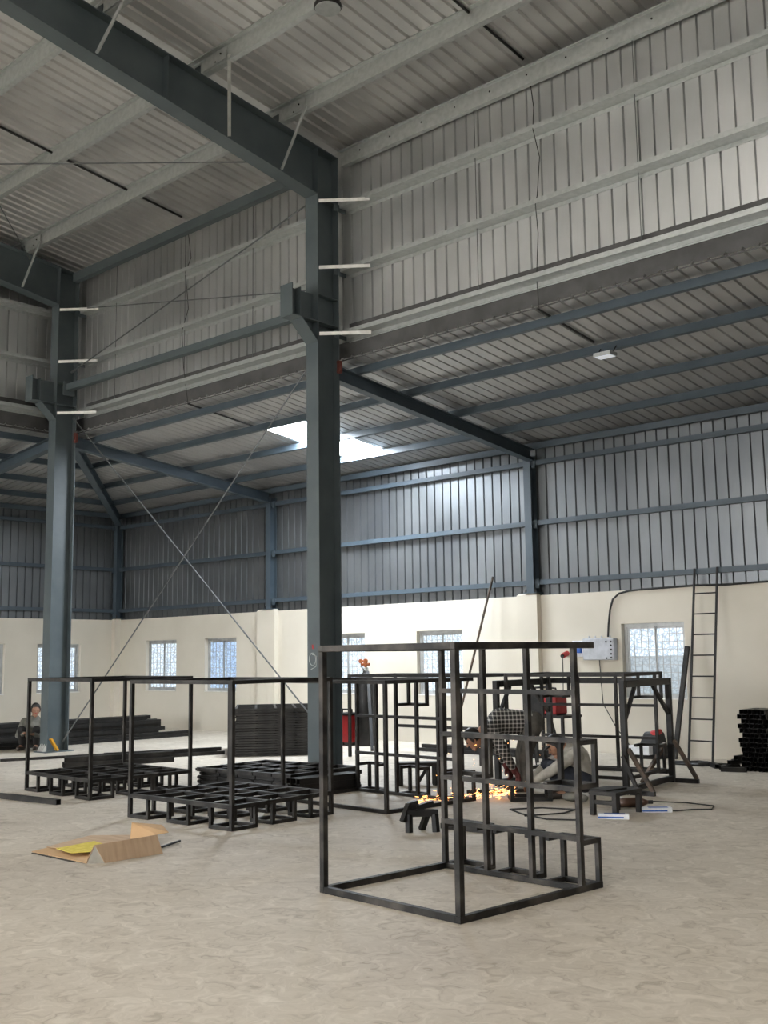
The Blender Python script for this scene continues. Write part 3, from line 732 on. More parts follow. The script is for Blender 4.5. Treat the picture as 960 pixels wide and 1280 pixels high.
# large plain frame at the very back
def back_frame():
    t = thing('portal_frame', 'thin black portal frame far back, in front of the two middle rear windows', 'steel frame', (-11.5, 13.1, 0))
    X0, X1, Ya, Yb, H, b = -12.85, -10.12, 13.06, 14.2, 1.34, .045
    for x, y in ((X0, Ya), (X1, Ya), (X1, Yb), (X0, Yb), (-11.75, Yb)): MB().box((x - b / 2, y - b / 2, 0), (x + b / 2, y + b / 2, H)).build('post', 'steel_dk', t)
    for y in (Ya, Yb): MB().box((X0 + b / 2, y - b / 2, H - b), (X1 - b / 2, y + b / 2, H - .001)).build('top_rail', 'steel_dk', t)
    for x in (X0, X1): MB().box((x - b / 2, Ya + b / 2, H - b), (x + b / 2, Yb - b / 2, H - .001)).build('top_rail', 'steel_dk', t)
    MB().box((X0 + b / 2, Yb - b / 2, .42), (X1 - b / 2, Yb + b / 2, .47)).build('middle_rail', 'steel_dk', t)
    return t
back_frame()

# ------------------------------------------------------------------ stacked flat frames
def deck_panel(W, D, label, nx, ny, group, h=.042, matn='steel_dk'):
    m = MB(); q = .04
    for i in range(nx + 1): x = W * i / nx; m.box((x - q / 2, -q / 2, 0), (x + q / 2, D + q / 2, h * .92)); m.box((x - q / 2 - .01, -q / 2 - .012, h * .15), (x + q / 2 + .01, -q / 2, h * .8))
    for j in range(ny + 1): y = D * j / ny; m.box((-q / 2, y - q / 2, 0), (W + q / 2, y + q / 2, h * .96))
    return tag(m.build('lattice_deck', matn), label, 'lattice deck', group)
p0 = deck_panel(1.33, 1.70, 'flat black lattice frame in the tall stack behind the near column', 4, 5, 'flat frames in the tall stack', .036, 'steel_mid')
base = V((-14.42, 11.95, 0)); NF = 19
for k in range(NF):
    p = p0 if k == 0 else p0.copy()
    if k: COL.objects.link(p)
    p.location = base + V((random.uniform(-.025, .025), random.uniform(-.025, .025), .042 * k)); p.rotation_euler = (0, 0, math.radians(50 + random.uniform(-.8, .8)))
    if k == NF - 1: p['label'] = 'flat black lattice frame lying topmost on the tall stack'; del p['group']
q0 = deck_panel(1.62, 1.20, 'flat black lattice frame in the low stack behind the upright cages', 5, 3, 'flat frames in the low stack', .05)
for k in range(5):
    p = q0 if k == 0 else q0.copy()
    if k: COL.objects.link(p)
    p.location = V((-11.42 + random.uniform(-.04, .04), 8.86 + random.uniform(-.03, .03), .05 * k)); p.rotation_euler = (0, 0, math.radians(3 + random.uniform(-2, 2)))
    if k == 4: p['label'] = 'scuffed lattice frame on top of the low stack behind the upright cages'; del p['group']; p.data = p.data.copy(); p.data.materials[0] = M['steel']
# ------------------------------------------------------------------ loose square tubes
def sqtube(L, w=.06, matn='steel_dk'):
    m = MB(); t = .004; h = w / 2
    m.box((0, -h, 0), (L, -h + t, w)); m.box((0, h - t, 0), (L, h, w)); m.box((0, -h + t, 0), (L, h - t, t)); m.box((0, -h + t, w - t), (L, h - t, w))
    return m.build('square_tube', matn)
def tubes(spots, L, w, label, group, matn='steel_dk'):
    first = tag(sqtube(L, w, matn), label, 'steel tube', group)
    for k, (x, y, z, a) in enumerate(spots):
        o = first if k == 0 else first.copy()
        if k: COL.objects.link(o)
        o.location = (x, y, z); o.rotation_euler = (0, 0, math.radians(a))
    return first
# long heap along the end wall
sp = []
for row in range(5):
    for k in range(6 - row // 2):
        sp.append((-21.0 + .13 * k + .05 * row, 8.8 - .08 * row + random.uniform(-.2, .2), .082 * row, 90 + random.uniform(-.3, .3)))
tubes(sp, 6.0, .08, 'long black steel tube heaped along the foot of the end wall', 'long tubes heaped by the end wall')
tubes([(-19.35, 9.3, 0, 90), (-19.25, 9.2, 0, 90), (-19.30, 9.25, .062, 90)], 5.4, .06, 'long black tube on the floor behind the corner column', 'tubes behind the corner column')
tubes([(-15.95, 10.3, 0, 70), (-15.8, 10.2, 0, 70), (-15.65, 10.25, 0, 70), (-15.74, 10.25, .062, 70)], 2.0, .06, 'dark tube in the loose layer left of the tall stack', 'loose tubes left of the tall stack', 'steel')
tubes([(-15.25, 9.2, 0, 75), (-15.15, 9.15, 0, 75), (-15.05, 9.1, 0, 75), (-15.20, 9.2, .082, 75), (-15.10, 9.15, .082, 75)], 1.75, .08, 'thick dark tube in the short bundle behind the left cage', 'short bundle behind the left cage', 'steel')
sp = []
for row in range(3):
    for k in range(3): sp.append((-9.755 + .077 * k, 8.95 + random.uniform(-.08, .08), .071 * row, 86))
tubes(sp, .95, .07, 'short tube offcut piled beside the low stack of frames', 'offcuts beside the low stack')
tubes([(-12.6, 14.5, 0, 0), (-12.5, 14.6, 0, 0), (-12.55, 14.55, .062, 0), (-12.4, 14.7, .0, 0), (-12.3, 14.66, .062, 0)], 2.6, .06, 'tube in the low heap under the portal frame far back', 'tubes under the portal frame')
tag(sqtube(1.6, .06, 'steel'), 'single black square tube alone on the floor at the left edge', 'steel tube').location = (-12.92, 6.635, 0)
bpy.context.view_layer.update()
COL.objects[-1].rotation_euler = (0, 0, math.radians(5.5))
o = tag(sqtube(.60, .05, 'steel'), 'short black tube on the floor behind the nearest cage', 'steel tube'); o.location = (-6.79, 8.13, 0); o.rotation_euler = (0, 0, 2 * PI / 180)
o = tag(sqtube(2.3, .045, 'steel'), 'thin tube lying across the floor in front of the corner column', 'steel tube'); o.location = (-17.0, 9.1, 0); o.rotation_euler = (0, 0, math.radians(72))
sp = []
for row in range(13):
    for k in range(6): sp.append((-6.74 + .066 * k + random.uniform(-.006, .006) + .03 * (row % 3 == 1), 14.55 + random.uniform(-.05, .05), .064 * row, 90 + random.uniform(-2, 2)))
tubes(sp, .55, .06, 'short black tube stacked end-on in the block by the right wall', 'short tubes stacked by the right wall')
sp = [(-7.05, 14.5, 0, 70), (-7.15, 14.6, 0, 130), (-6.98, 14.62, .062, 80), (-7.3, 14.75, 0, 20), (-6.95, 14.3, 0, 15), (-7.0, 14.8, .062, 100), (-6.92, 14.7, .124, 85)]
tubes(sp, .34, .06, 'black offcut scattered at the left foot of the tube block by the right wall', 'offcuts at the right wall')
# leaning pipes
tag(MB().tube((-11.92, YW - .10, 3.04), (-12.40, YW - .80, .02), .021, 10).build('leaning_pipe', 'steel_rust'), 'long thin pipe leaning on the rear wall beside the pilaster', 'pipe')
tag(MB().bar((-8.18, YW - .06, 1.72), (-8.30, YW - .42, .0), .07, .05).build('leaning_tube', 'steel'), 'dark flat bar leaning on the wall beside the ladder and window', 'steel bar')

# ladder
t = thing('ladder', 'thin black steel ladder leaning on the cream wall right of the window', 'ladder', (-7.75, 15.3, 0))
A0, A1 = V((-7.96, 15.33, 0)), V((-7.98, YW - .08, 2.93)); B0, B1 = V((-7.56, 15.30, 0)), V((-7.60, YW - .08, 2.93))
for a, b in ((A0, A1), (B0, B1)): MB().bar(a, b, .028, .028).build('rail', 'steel_dk', t)
for k in range(8):
    f = .105 + .1085 * k
    MB().tube(A0.lerp(A1, f), B0.lerp(B1, f), .011, 8).build('rung', 'steel_dk', t)

# ------------------------------------------------------------------ electrical things on the wall
t = thing('distribution_box', 'grey electrical distribution box mounted on the cream rear wall', 'electrical box', (-9.75, YW - .07, 1.68))
MB().box((-10.06, YW - .13, 1.52), (-9.46, YW, 1.88)).build('enclosure', 'panel', t, bevel=.015)
for dx, z in ((-.05, 1.82), (-.05, 1.76), (-.05, 1.69), (-.05, 1.62), (-.14, 1.82), (-.14, 1.55), (-.05, 1.56)):
    MB().tube((-9.46 + dx, YW - .14, z), (-9.46 + dx, YW - .128, z), .016, 8).build('screw_plug', 'rubber', t)
for dx in (.1, .22, .34, .5): MB().tube((-10.06 + dx, YW - .07, 1.88), (-10.06 + dx, YW - .07, 1.92), .014, 8).build('cable_gland', 'panel', t)
t = thing('socket_block', 'small white socket block with blue covers beside the grey box', 'socket', (-10.2, YW - .04, 1.7))
MB().box((-10.30, YW - .07, 1.58), (-10.08, YW, 1.85)).build('back_plate', 'paper', t, bevel=.006)
for dx in (0, .10): MB().box((-10.285 + dx, YW - .12, 1.64), (-10.205 + dx, YW - .07, 1.72)).build('socket_cover', 'bluep', t, bevel=.01)
t = thing('red_plug', 'red industrial plug hanging left of the blue sockets', 'plug', (-10.45, YW - .09, 1.62))
MB().tube((-10.45, YW - .14, 1.60), (-10.45, YW, 1.64), .045, 14).build('plug_body', 'redp', t)
MB().tube((-10.45, YW - .17, 1.59), (-10.45, YW - .14, 1.60), .03, 14).build('plug_tip', 'rubber', t)
tag(MB().path([(-10.45, YW - .15, 1.57), (-10.47, YW - .12, 1.3), (-10.50, YW - .1, .8), (-10.52, YW - .12, .3), (-10.55, YW - .2, .02)], .008, 6).build('plug_cable', 'rubber'), 'thin black cable hanging from the red plug to the floor', 'cable')
pts = [(-9.60, YW - .06, 1.90), (-9.60, YW - .03, 2.1), (-9.56, YW - .03, 2.35), (-9.50, YW - .03, 2.52), (-9.38, YW - .03, 2.61), (-9.2, YW - .03, 2.645)] + [(-9 + .5 * i, YW - .03 + (.0 if i % 2 else -.005), 2.655 + .008 * (i % 3)) for i in range(20)]
tag(MB().path(pts, .017, 8).build('supply_cable', 'rubber'), 'thick black cable rising from the grey box and along the wall top', 'cable')
tag(MB().path([(-9.78, YW - .06, 1.52), (-9.78, YW - .04, 1.2), (-9.75, YW - .05, .8), (-9.5, YW - .06, .4), (-9.2, YW - .12, .1), (-9.05, YW - .3, .012)], .009, 6).build('drop_cable', 'rubber'), 'thin black cable drooping from below the grey box to the floor', 'cable')

# ------------------------------------------------------------------ gas cylinder, red machines, tables
t = thing('gas_cylinder', 'tall black gas cylinder with orange brass regulator by the rear wall', 'gas cylinder', (-14.14, 14.80, 0))
MB().lathe((-14.14, 14.80, 0), [(.15, 0), (.155, .02), (.155, 1.16), (.14, 1.24), (.09, 1.31), (.05, 1.34), (.05, 1.38)], 24).build('body', 'steel_dk', t, True)
MB().lathe((-14.14, 14.80, 1.37), [(.055, 0), (.055, .06), (.03, .07)], 16).build('neck_ring', 'galv', t)
m = MB(); m.tube((-14.14, 14.80, 1.42), (-14.14, 14.80, 1.58), .03, 10); m.tube((-14.24, 14.80, 1.49), (-14.04, 14.80, 1.49), .028, 10); m.tube((-14.08, 14.76, 1.55), (-14.08, 14.72, 1.55), .045, 12); m.tube((-14.2, 14.76, 1.55), (-14.2, 14.72, 1.55), .04, 12)
m.build('regulator', 'copper', t)
tag(MB().path([(-14.10, 14.65, 1.45), (-13.95, 14.55, 1.40), (-13.82, 14.55, 1.25), (-13.78, 14.6, .8), (-13.7, 14.5, .3), (-13.5, 14.3, .02)], .012, 6).build('gas_hose', 'rubber'), 'black hose hanging from the orange cylinder regulator', 'hose')
tag(MB().bar((-13.7, 14.4, 1.36), (-12.95, 13.7, .05), .05, .05).build('leaning_bar', 'steel_dk'), 'dark bar leaning diagonally beside the gas cylinder', 'steel bar')
t = thing('red_welding_machine', 'red welding machine on the floor between near column and gas cylinder', 'welding machine', (-14.55, 14.62, 0))
MB().box((-14.70, 14.55, .06), (-14.34, 14.9, .56)).build('body', 'redm', t, bevel=.02)
MB().box((-14.72, 14.53, .56), (-14.32, 14.92, .60)).build('lid', 'steel_dk', t)
MB().path([(-14.65, 14.7, .60), (-14.65, 14.7, .66), (-14.4, 14.7, .66), (-14.4, 14.7, .60)], .014, 7).build('carry_handle', 'steel_dk', t)
for x in (-14.62, -14.42): MB().tube((x, 14.56, .06), (x, 14.88, .06), .06, 14).build('wheel', 'rubber', t)

t = thing('work_table', 'narrow black steel table carrying the red and black welder', 'table', (-9.30, 13.6, 0))
MB().box((-9.75, 13.45, .70), (-8.92, 13.95, .735)).build('table_top', 'steel_dk', t)
for x in (-9.72, -8.95):
    for y in (13.48, 13.92): MB().box((x - .02, y - .02, 0), (x + .02, y + .02, .70)).build('leg', 'steel_dk', t)
MB().bar((-8.95, 13.48, .05), (-9.15, 13.48, .69), .025, .025).build('cross_brace', 'steel_dk', t)
t = thing('inverter_welder', 'black and red inverter welder with handle standing on the table', 'welding machine', (-9.30, 13.7, .735))
MB().box((-9.63, 13.55, .745), (-9.32, 13.85, 1.06)).build('black_body', 'steel_dk', t, bevel=.02)
MB().box((-9.32, 13.55, .745), (-9.10, 13.85, 1.02)).build('red_front', 'redm', t, bevel=.02)
MB().path([(-9.58, 13.7, 1.06), (-9.56, 13.7, 1.13), (-9.38, 13.7, 1.14), (-9.20, 13.7, 1.12), (-9.17, 13.7, 1.02)], .016, 8).build('handle', 'rubber', t)
for x in (-9.60, -9.14): MB().box((x - .03, 13.57, .735), (x + .03, 13.83, .747)).build('rubber_foot', 'rubber', t)
tag(MB().path([(-9.55, 13.55, .78), (-9.60, 13.4, .76), (-9.40, 13.38, .75), (-9.45, 13.42, .5), (-9.40, 13.4, .2), (-9.30, 13.3, .012), (-8.90, 12.95, .012)], .010, 6).build('welding_lead', 'rubber'), 'black welding lead hanging off the table below the welder', 'cable')

# bag and white carton by the wall
t = thing('tool_bag', 'black slumped tool bag with red cloth on top, left of the ladder', 'bag', (-8.72, 15.6, 0))
MB().hexa([(-8.95, 15.45, 0.02), (-8.50, 15.45, .02), (-8.50, 15.80, .02), (-8.95, 15.80, .02), (-8.82, 15.55, .40), (-8.56, 15.53, .42), (-8.55, 15.72, .40), (-8.80, 15.74, .38)]).build('bag_body', 'rubber', t, bevel=.03)
MB().lathe((-8.72, 15.62, 0), [(.30, 0), (.31, .03), (.27, .06)], 20).build('bag_base', 'rubber', t)
MB().hexa([(-8.72, 15.53, .33), (-8.52, 15.50, .36), (-8.52, 15.62, .38), (-8.70, 15.62, .37), (-8.70, 15.54, .41), (-8.54, 15.52, .45), (-8.53, 15.60, .45), (-8.68, 15.61, .43)]).build('red_cloth', 'redp', t, bevel=.015)
tag(MB().box((-8.97, 15.30, .062), (-8.60, 15.42, .20)).build('white_carton', 'paper', bevel=.004), 'small white carton leaning against the black tool bag', 'carton')

# small stool, electrode packs, bottle, trestle
t = thing('work_stool', 'low black steel stool on the floor beside the crouching welder', 'stool', (-6.0, 9.95, 0))
sx0, sx1, sy0, sy1 = -6.16, -5.84, 9.70, 10.22
MB().box((sx0, sy0, .20), (sx1, sy1, .24)).build('seat', 'steel', t, bevel=.004)
for x in (sx0 + .03, sx1 - .03):
    for y in (sy0 + .03, sy1 - .03): MB().box((x - .025, y - .025, 0), (x + .025, y + .025, .20)).build('leg', 'steel', t)
MB().box((sx0 + .03, sy0 + .012, .11), (sx1 - .03, sy0 + .04, .15)).build('rail', 'steel', t)
MB().hexa([(-6.2, 9.78, .24), (-5.98, 9.75, .24), (-5.92, 10.05, .24), (-6.14, 10.08, .24), (-6.2, 9.78, .255), (-5.98, 9.75, .255), (-5.92, 10.05, .255), (-6.14, 10.08, .255)]).build('loose_plate', 'steel', t)
def pack(x, y, a, label):
    t = thing('electrode_pack', label, 'carton', (x, y, 0))
    def rb(mb, a0, b0):
        mb.box(a0, b0); return mb
    m1 = MB(); m1.box((x - .15, y - .045, 0), (x + .15, y + .045, .05)); b = m1.build('carton', 'paper', t, bevel=.004)
    m2 = MB(); m2.box((x - .151, y - .046, .012), (x + .10, y + .046, .026)); m2.box((x - .09, y - .046, .0505), (x + .11, y + .03, .0515)); m2.build('blue_print', 'bluep', t)
    t.rotation_euler = (0, 0, math.radians(a))
pack(-5.83, 9.62, 30, 'blue and white electrode pack on the floor in front of the stool')
pack(-5.72, 10.28, 40, 'blue and white electrode pack on the floor right of the brown bottle')
t = thing('brown_bottle', 'brown bottle lying on its side behind the stool', 'bottle', (-6.1, 10.45, 0))
d = V((.736, .677, 0)); a = V((-6.22, 10.36, .05)); 
MB().tube(a, a + d * .24, .05, 14).tube(a + d * .24, a + d * .32, .05, 14, .02).build('bottle_body', 'brown', t, True)
MB().tube(a + d * .32, a + d * .37, .02, 12).build('cap', 'rubber', t)
tag(MB().path([(-5.65, 10.3, .01), (-5.5, 10.6, .01), (-5.35, 10.75, .01), (-5.45, 11.0, .01), (-5.8, 11.05, .01), (-6.2, 10.9, .01), (-6.6, 10.6, .01)], .007, 6).build('floor_cable', 'rubber'), 'thin black cable looping on the floor right of the bottle', 'cable')
tag(MB().path([(-6.6, 9.2, .01), (-6.4, 9.6, .01), (-6.45, 9.9, .01), (-6.8, 9.8, .01), (-7.0, 9.5, .01), (-6.7, 9.3, .01), (-6.3, 9.15, .01), (-6.0, 9.3, .01)], .008, 6).build('floor_cable', 'rubber'), 'black grinder cable looping on the floor in front of the stool', 'cable')
tag(MB().path([(-8.0, 15.0, .015), (-7.7, 14.9, .02), (-7.5, 15.0, .03), (-7.35, 14.85, .03), (-7.5, 14.75, .025), (-7.9, 14.8, .02), (-7.6, 14.95, .04), (-7.2, 14.8, .03), (-7.05, 14.75, .02)], .028, 7).build('cable_heap', 'rubber'), 'thick black cable bunched on the floor at the ladder foot', 'cable')
t = thing('trestle', 'short black trestle with clutter on top, left behind the nearest cage', 'trestle', (-6.8, 7.85, 0))
x0, y0 = -6.90, 7.74; rr = V((.736, .677, 0)); pp = V((-.677, .736, 0)); O = V((x0, y0, 0))
Q = lambda a, b, z: O + rr * a + pp * b + V((0, 0, z))
MB().bar(Q(0, 0, .17), Q(.30, .02, .17), .06, .06).build('top_bar', 'steel_dk', t)
for a, b in (((.03, -.02), (.03, -.03)), ((.27, 0), (.28, -.02))): MB().bar(Q(*a, .16), Q(*b, 0), .05, .05, (1, 0, 0)).build('leg', 'steel_dk', t)
MB().bar(Q(.15, .14, 0), Q(.2, .02, .16), .05, .05).build('leg', 'steel_dk', t)
MB().bar(Q(-.03, -.04, .10), Q(.03, .02, .25), .05, .04).build('angle_offcut', 'steel', t)
MB().bar(Q(.03, .05, .225), Q(.12, .06, .25), .08, .07).build('clamp_block', 'steel_dk', t)
MB().bar(Q(.10, .04, .21), Q(.26, .08, .25), .05, .05).build('offcut', 'steel', t)
t = thing('low_bench', 'low black bench standing inside the sideways cage behind the near column', 'bench', (-9.0, 10.35, 0))
bO = V((-9.42, 10.42, 0)); B = lambda a, b, z: bO + rr * a + pp * b + V((0, 0, z))
MB().bar(B(0, .1, .26), B(.52, .1, .26), .22, .05).build('bench_top', 'steel_dk', t)
for a in (.04, .48):
    for b in (.02, .18): MB().bar(B(a, b, 0), B(a, b, .24), .05, .05, (1, 0, 0)).build('leg', 'steel_dk', t)
MB().bar(B(.26, .1, .02), B(.40, .1, .24), .04, .04).build('brace', 'steel_dk', t)

# ------------------------------------------------------------------ cardboard on the floor
t = thing('folded_carton', 'brown carton folded into a tent shape on the front floor', 'cardboard box', (-7.9, 5.2, 0))
a0, a1 = V((-7.78, 5.09, 0)), V((-7.775, 5.65, 0))          # front foot of the tent
b0, b1 = V((-7.873, 4.975, 0)), V((-7.95, 5.60, 0))
r0_, r1_ = V((-7.815, 5.015, .145)), V((-7.835, 5.63, .148))
th = .005
MB().slab([a0, a1, r1_, r0_], th).build('front_panel', 'card', t)
MB().slab([b1, b0, r0_, r1_], th).build('back_panel', 'card', t)
MB().slab([b0 + V((.004, .006, 0)), a0 + V((-.004, .004, 0)), r0_ + V((0, .006, -.008))], .004).build('end_flap', 'cardin', t)
t = thing('carton_flap', 'tan cardboard flap standing up behind the folded carton', 'cardboard', (-8.1, 5.7, 0))
MB().slab([(-8.21, 5.62, .03), (-7.98, 5.74, .07), (-7.95, 5.72, .13), (-8.17, 5.61, .225)], .005).build('upright_flap', 'card2', t)
MB().slab([(-8.17, 5.61, .222), (-7.95, 5.72, .128), (-7.90, 5.80, .14), (-8.05, 5.84, .185)], .005).build('top_flap', 'card2', t)
tag(MB().slab([(-8.70, 4.97, .006), (-7.86, 4.975, .006), (-7.96, 5.5, .006), (-8.55, 5.80, .01), (-8.80, 5.45, .02)], .006).build('flat_cardboard', 'card2'), 'tan flattened cardboard sheet with its corner at the far left of the heap', 'cardboard')
tag(MB().slab([(-8.72, 5.12, .022), (-8.30, 5.22, .035), (-8.02, 5.52, .03), (-8.42, 5.95, .05), (-8.80, 5.60, .05)], .006).build('flat_cardboard', 'card'), 'brown cardboard sheet lying over the tan one behind the tent carton', 'cardboard')
tag(MB().slab([(-8.46, 5.06, .045), (-8.16, 5.02, .045), (-8.06, 5.16, .05), (-8.08, 5.36, .06), (-8.42, 5.40, .065)], .005).build('yellow_card', 'yellow'), 'yellow printed card lying on the cardboard sheets', 'cardboard')
tag(MB().tube((-7.93, 5.68, .014), (-8.10, 6.07, .018), .010, 8).build('black_rod', 'rubber'), 'thin black rod poking out beyond the folded carton', 'rod')
tag(MB().bar((-8.66, 4.955, .004), (-8.0, 4.955, .004), .02, .006).build('packing_strap', 'rubber'), 'black packing strap under the edge of the tan cardboard', 'strap')

# ------------------------------------------------------------------ people
RV, PV = V((.7360, .6769, 0)), V((-.6769, .7360, 0))       # across and away, as seen from the hall
def limb(mb, pts):                                           # tapered capsules joined along a chain of (point, radius)
    for (p, r), (q, s) in zip(pts, pts[1:]):
        n = 12; p = V(p); q = V(q)
        mb.tube(p, q, r, n, s)
    for p, r in pts: mb.sphere(p, r, 12)
def remesh(mb, name, mat, parent, vox, smooth_it=6):
    ob = mb.build(name, mat, parent)
    rm = ob.modifiers.new('r', 'REMESH'); rm.mode = 'VOXEL'; rm.voxel_size = vox; rm.use_smooth_shade = True
    sm = ob.modifiers.new('s', 'SMOOTH'); sm.factor = .5; sm.iterations = smooth_it
    dg = bpy.context.evaluated_depsgraph_get(); ev = ob.evaluated_get(dg)
    me = bpy.data.meshes.new_from_object(ev); ob.modifiers.clear(); old = ob.data; ob.data = me
    me.materials.clear(); me.materials.append(M[mat] if isinstance(mat, str) else mat)
    for p in me.polygons: p.use_smooth = True
    return ob
def hand(mb, wrist, d, palm_n):
    """palm and five bent fingers added to mb; d = pointing direction, palm_n = palm normal"""
    d = V(d).normalized(); n = V(palm_n).normalized(); s = d.cross(n).normalized(); w = V(wrist)
    for k in range(4): limb(mb, [(w + s * (k - 1.5) * .012, .018), (w + d * .085 + s * (k - 1.5) * .020, .0125)])
    for k, L in enumerate((.064, .076, .072, .056)):
        b = w + d * .085 + s * (k - 1.5) * .021
        k1 = b + d * L * .5 + n * L * .12; k2 = k1 + d * L * .3 + n * L * .3; k3 = k2 + d * L * .05 + n * L * .35
        limb(mb, [(b, .0105), (k1, .0098), (k2, .0092), (k3, .008)])
    b = w + d * .025 - s * .03; limb(mb, [(b, .014), (b + d * .03 - s * .028 + n * .01, .012), (b + d * .06 - s * .03 + n * .03, .010)])
def head(mb, c, face, up, R=.098):
    face = V(face).normalized(); up = V(up); up = (up - face * up.dot(face)).normalized(); s = face.cross(up)
    c = V(c)
    o = len(mb.v); mb.sphere((0, 0, 0), R, 20, (1, 1, 1))
    for i in range(o, len(mb.v)):
        x, y, z = mb.v[i]                                    # x face, y side, z up
        y *= .80; z *= 1.17
        if z < 0: y *= 1 + .25 * z / R; x *= 1 + .06 * z / R
        mb.v[i] = tuple(c + face * x + s * y + up * z)
    limb(mb, [(c + face * R * .9 + up * .012, .012), (c + face * (R + .014) - up * .016, .014)])       # nose
    limb(mb, [(c + face * R * .86 - up * .048 + s * .016, .010), (c + face * R * .86 - up * .048 - s * .016, .010)])   # mouth
    limb(mb, [(c + face * R * .66 - up * .096, .03), (c + face * R * .78 - up * .088, .022)])           # chin
    for q in (-1, 1):
        limb(mb, [(c + s * q * R * .80 + up * .018 - face * .01, .016), (c + s * q * R * .80 - up * .024 - face * .004, .012)])  # ears
        limb(mb, [(c + face * R * .83 + s * q * .022 + up * .034, .010), (c + face * R * .78 + s * q * .046 + up * .032, .010)])  # brows
    return c, face, up, s
def face_bits(t, body, H, R=.098):
    c, face, up, s = H
    for q in (-1, 1): MB().sphere(c + face * R * .90 + s * q * .032 + up * .012, .010, 8).build('eye', 'eye', body)
    m = MB(); limb(m, [(c + face * R * .93 - up * .047 + s * .018, .004), (c + face * R * .95 - up * .046, .005), (c + face * R * .93 - up * .047 - s * .018, .004)]); m.build('lips', 'redm', body, True)
def hair(t, H, mat, R=.098, cap=False):
    c, face, up, s = H
    m = MB(); m.sphere(c + up * .022 - face * .014, R * 1.10, 16)
    m2 = MB(); m2.v = []; 
    for p in m.v:
        d = V(p) - c; x = d.dot(face); y = d.dot(s); z = d.dot(up)
        y *= .86; z = z * 1.12
        if x > .03 and z < .055: x = .03 + (x - .03) * .25
        if z < -.03: z = -.03 + (z + .03) * .3
        m2.v.append(tuple(c + face * x + s * y + up * z))
    m2.f = m.f
    if cap: limb(m2, [(c + face * R * .8 + up * .055 + s * .04, .012), (c + face * R * 1.45 + up * .045, .010), (c + face * R * .8 + up * .055 - s * .04, .012)])
    return m2.build('cap' if cap else 'hair', mat, t, True)

def person(label, O, J, mats, facev, headup, hair_kind, vox=.009):
    """J: joints in (across, away, up) metres from O"""
    O = V(O); W = lambda q: O + RV * q[0] + PV * q[1] + V((0, 0, q[2]))
    t = thing('person', label, 'person', O)
    jn = {k: W(v) for k, v in J.items()}
    b = MB()
    pel, ch, nk, hd = jn['pelvis'], jn['chest'], jn['neck'], jn['head']
    limb(b, [(pel, .13), ((pel + ch) / 2, .125), (ch, .135), (nk, .06), (nk.lerp(hd, .45), .052), (hd, .05)])
    for q in 'LR':
        limb(b, [(pel, .12), (jn['hip' + q], .095), (jn['knee' + q], .058), (jn['knee' + q].lerp(jn['ankle' + q], .35), .055), (jn['ankle' + q], .038), (jn['toe' + q], .036)])
        limb(b, [(ch, .11), (jn['sh' + q], .062), (jn['el' + q], .043), (jn['wr' + q], .028)])
        d = (jn['wr' + q] - jn['el' + q]).normalized(); n = V((0, 0, -1)).cross(d).cross(d) * -1
        if n.length < .1: n = -RV
        hand(b, jn['wr' + q], d, n)
    H = head(b, hd, facev, headup)
    body = remesh(b, 'body', 'skin', t, vox, 4)
    face_bits(t, body, H); hair(t, H, hair_kind[0], cap=hair_kind[1])
    g = .016
    s = MB(); limb(s, [(pel.lerp(ch, .12), .13 + g), ((pel + ch) / 2, .13 + g), (ch, .14 + g), (ch.lerp(nk, .7), .085 + g)])
    for q in 'LR': limb(s, [(ch, .12 + g), (jn['sh' + q], .064 + g), (jn['el' + q], .046 + g), (jn['el' + q].lerp(jn['wr' + q], .82), .034 + g)])
    remesh(s, 'shirt', mats[0], t, .014, 5)
    p = MB(); limb(p, [(pel.lerp(ch, .2), .135), (pel, .13 + g)])
    for q in 'LR': limb(p, [(pel, .125 + g), (jn['hip' + q], .10 + g), (jn['knee' + q], .062 + g), (jn['knee' + q].lerp(jn['ankle' + q], .9), .044 + g)])
    remesh(p, 'trousers', mats[1], t, .014, 5)
    for q in 'LR':
        m = MB(); an, to = jn['ankle' + q], jn['toe' + q]; f = (to - an); f.z = 0; f = f.normalized()
        limb(m, [(an - f * .03 - V((0, 0, an.z - .048)), .046), (V((to.x, to.y, O.z + .042)), .040)]); limb(m, [(an - f * .02, .048), (an - f * .02 - V((0, 0, an.z - .05 - O.z)), .046)])
        remesh(m, 'boot', mats[2], t, .012, 4)
    if mats[3]:
        for q in 'LR':
            d = (jn['wr' + q] - jn['el' + q]).normalized(); m = MB(); limb(m, [(jn['wr' + q] - d * .06, .042), (jn['wr' + q] + d * .02, .040)])
            n = V((0, 0, -1)).cross(d).cross(d) * -1
            hand(m, jn['wr' + q], d, n); mm = remesh(m, 'glove', mats[3], t, .009, 1)
            dm = mm.modifiers.new('d', 'DISPLACE'); dm.strength = .004; dm.mid_level = 0
    return t
# bending worker
person('person in a black and white checked shirt bending over beside the braced stand', (-7.87, 10.93, 0),
       dict(pelvis=(.16, 0, .80), chest=(-.24, -.02, .83), neck=(-.44, -.03, .74), head=(-.57, -.04, .62), hipL=(.14, .10, .76), hipR=(.14, -.10, .76),
            kneeL=(.02, .12, .42), kneeR=(.04, -.12, .42), ankleL=(.02, .13, .08), ankleR=(.04, -.13, .08), toeL=(-.17, .14, .04), toeR=(-.15, -.14, .04),
            shL=(-.36, .17, .76), shR=(-.36, -.20, .76), elL=(-.26, .20, .49), elR=(-.22, -.24, .47), wrL=(-.16, .10, .28), wrR=(-.10, -.16, .26)),
       ('check', 'trous', 'boot', 'glove'), V(-RV * .75 + V((0, 0, -.66))), -RV * .6 + V((0, 0, .8)), ('hair', False))
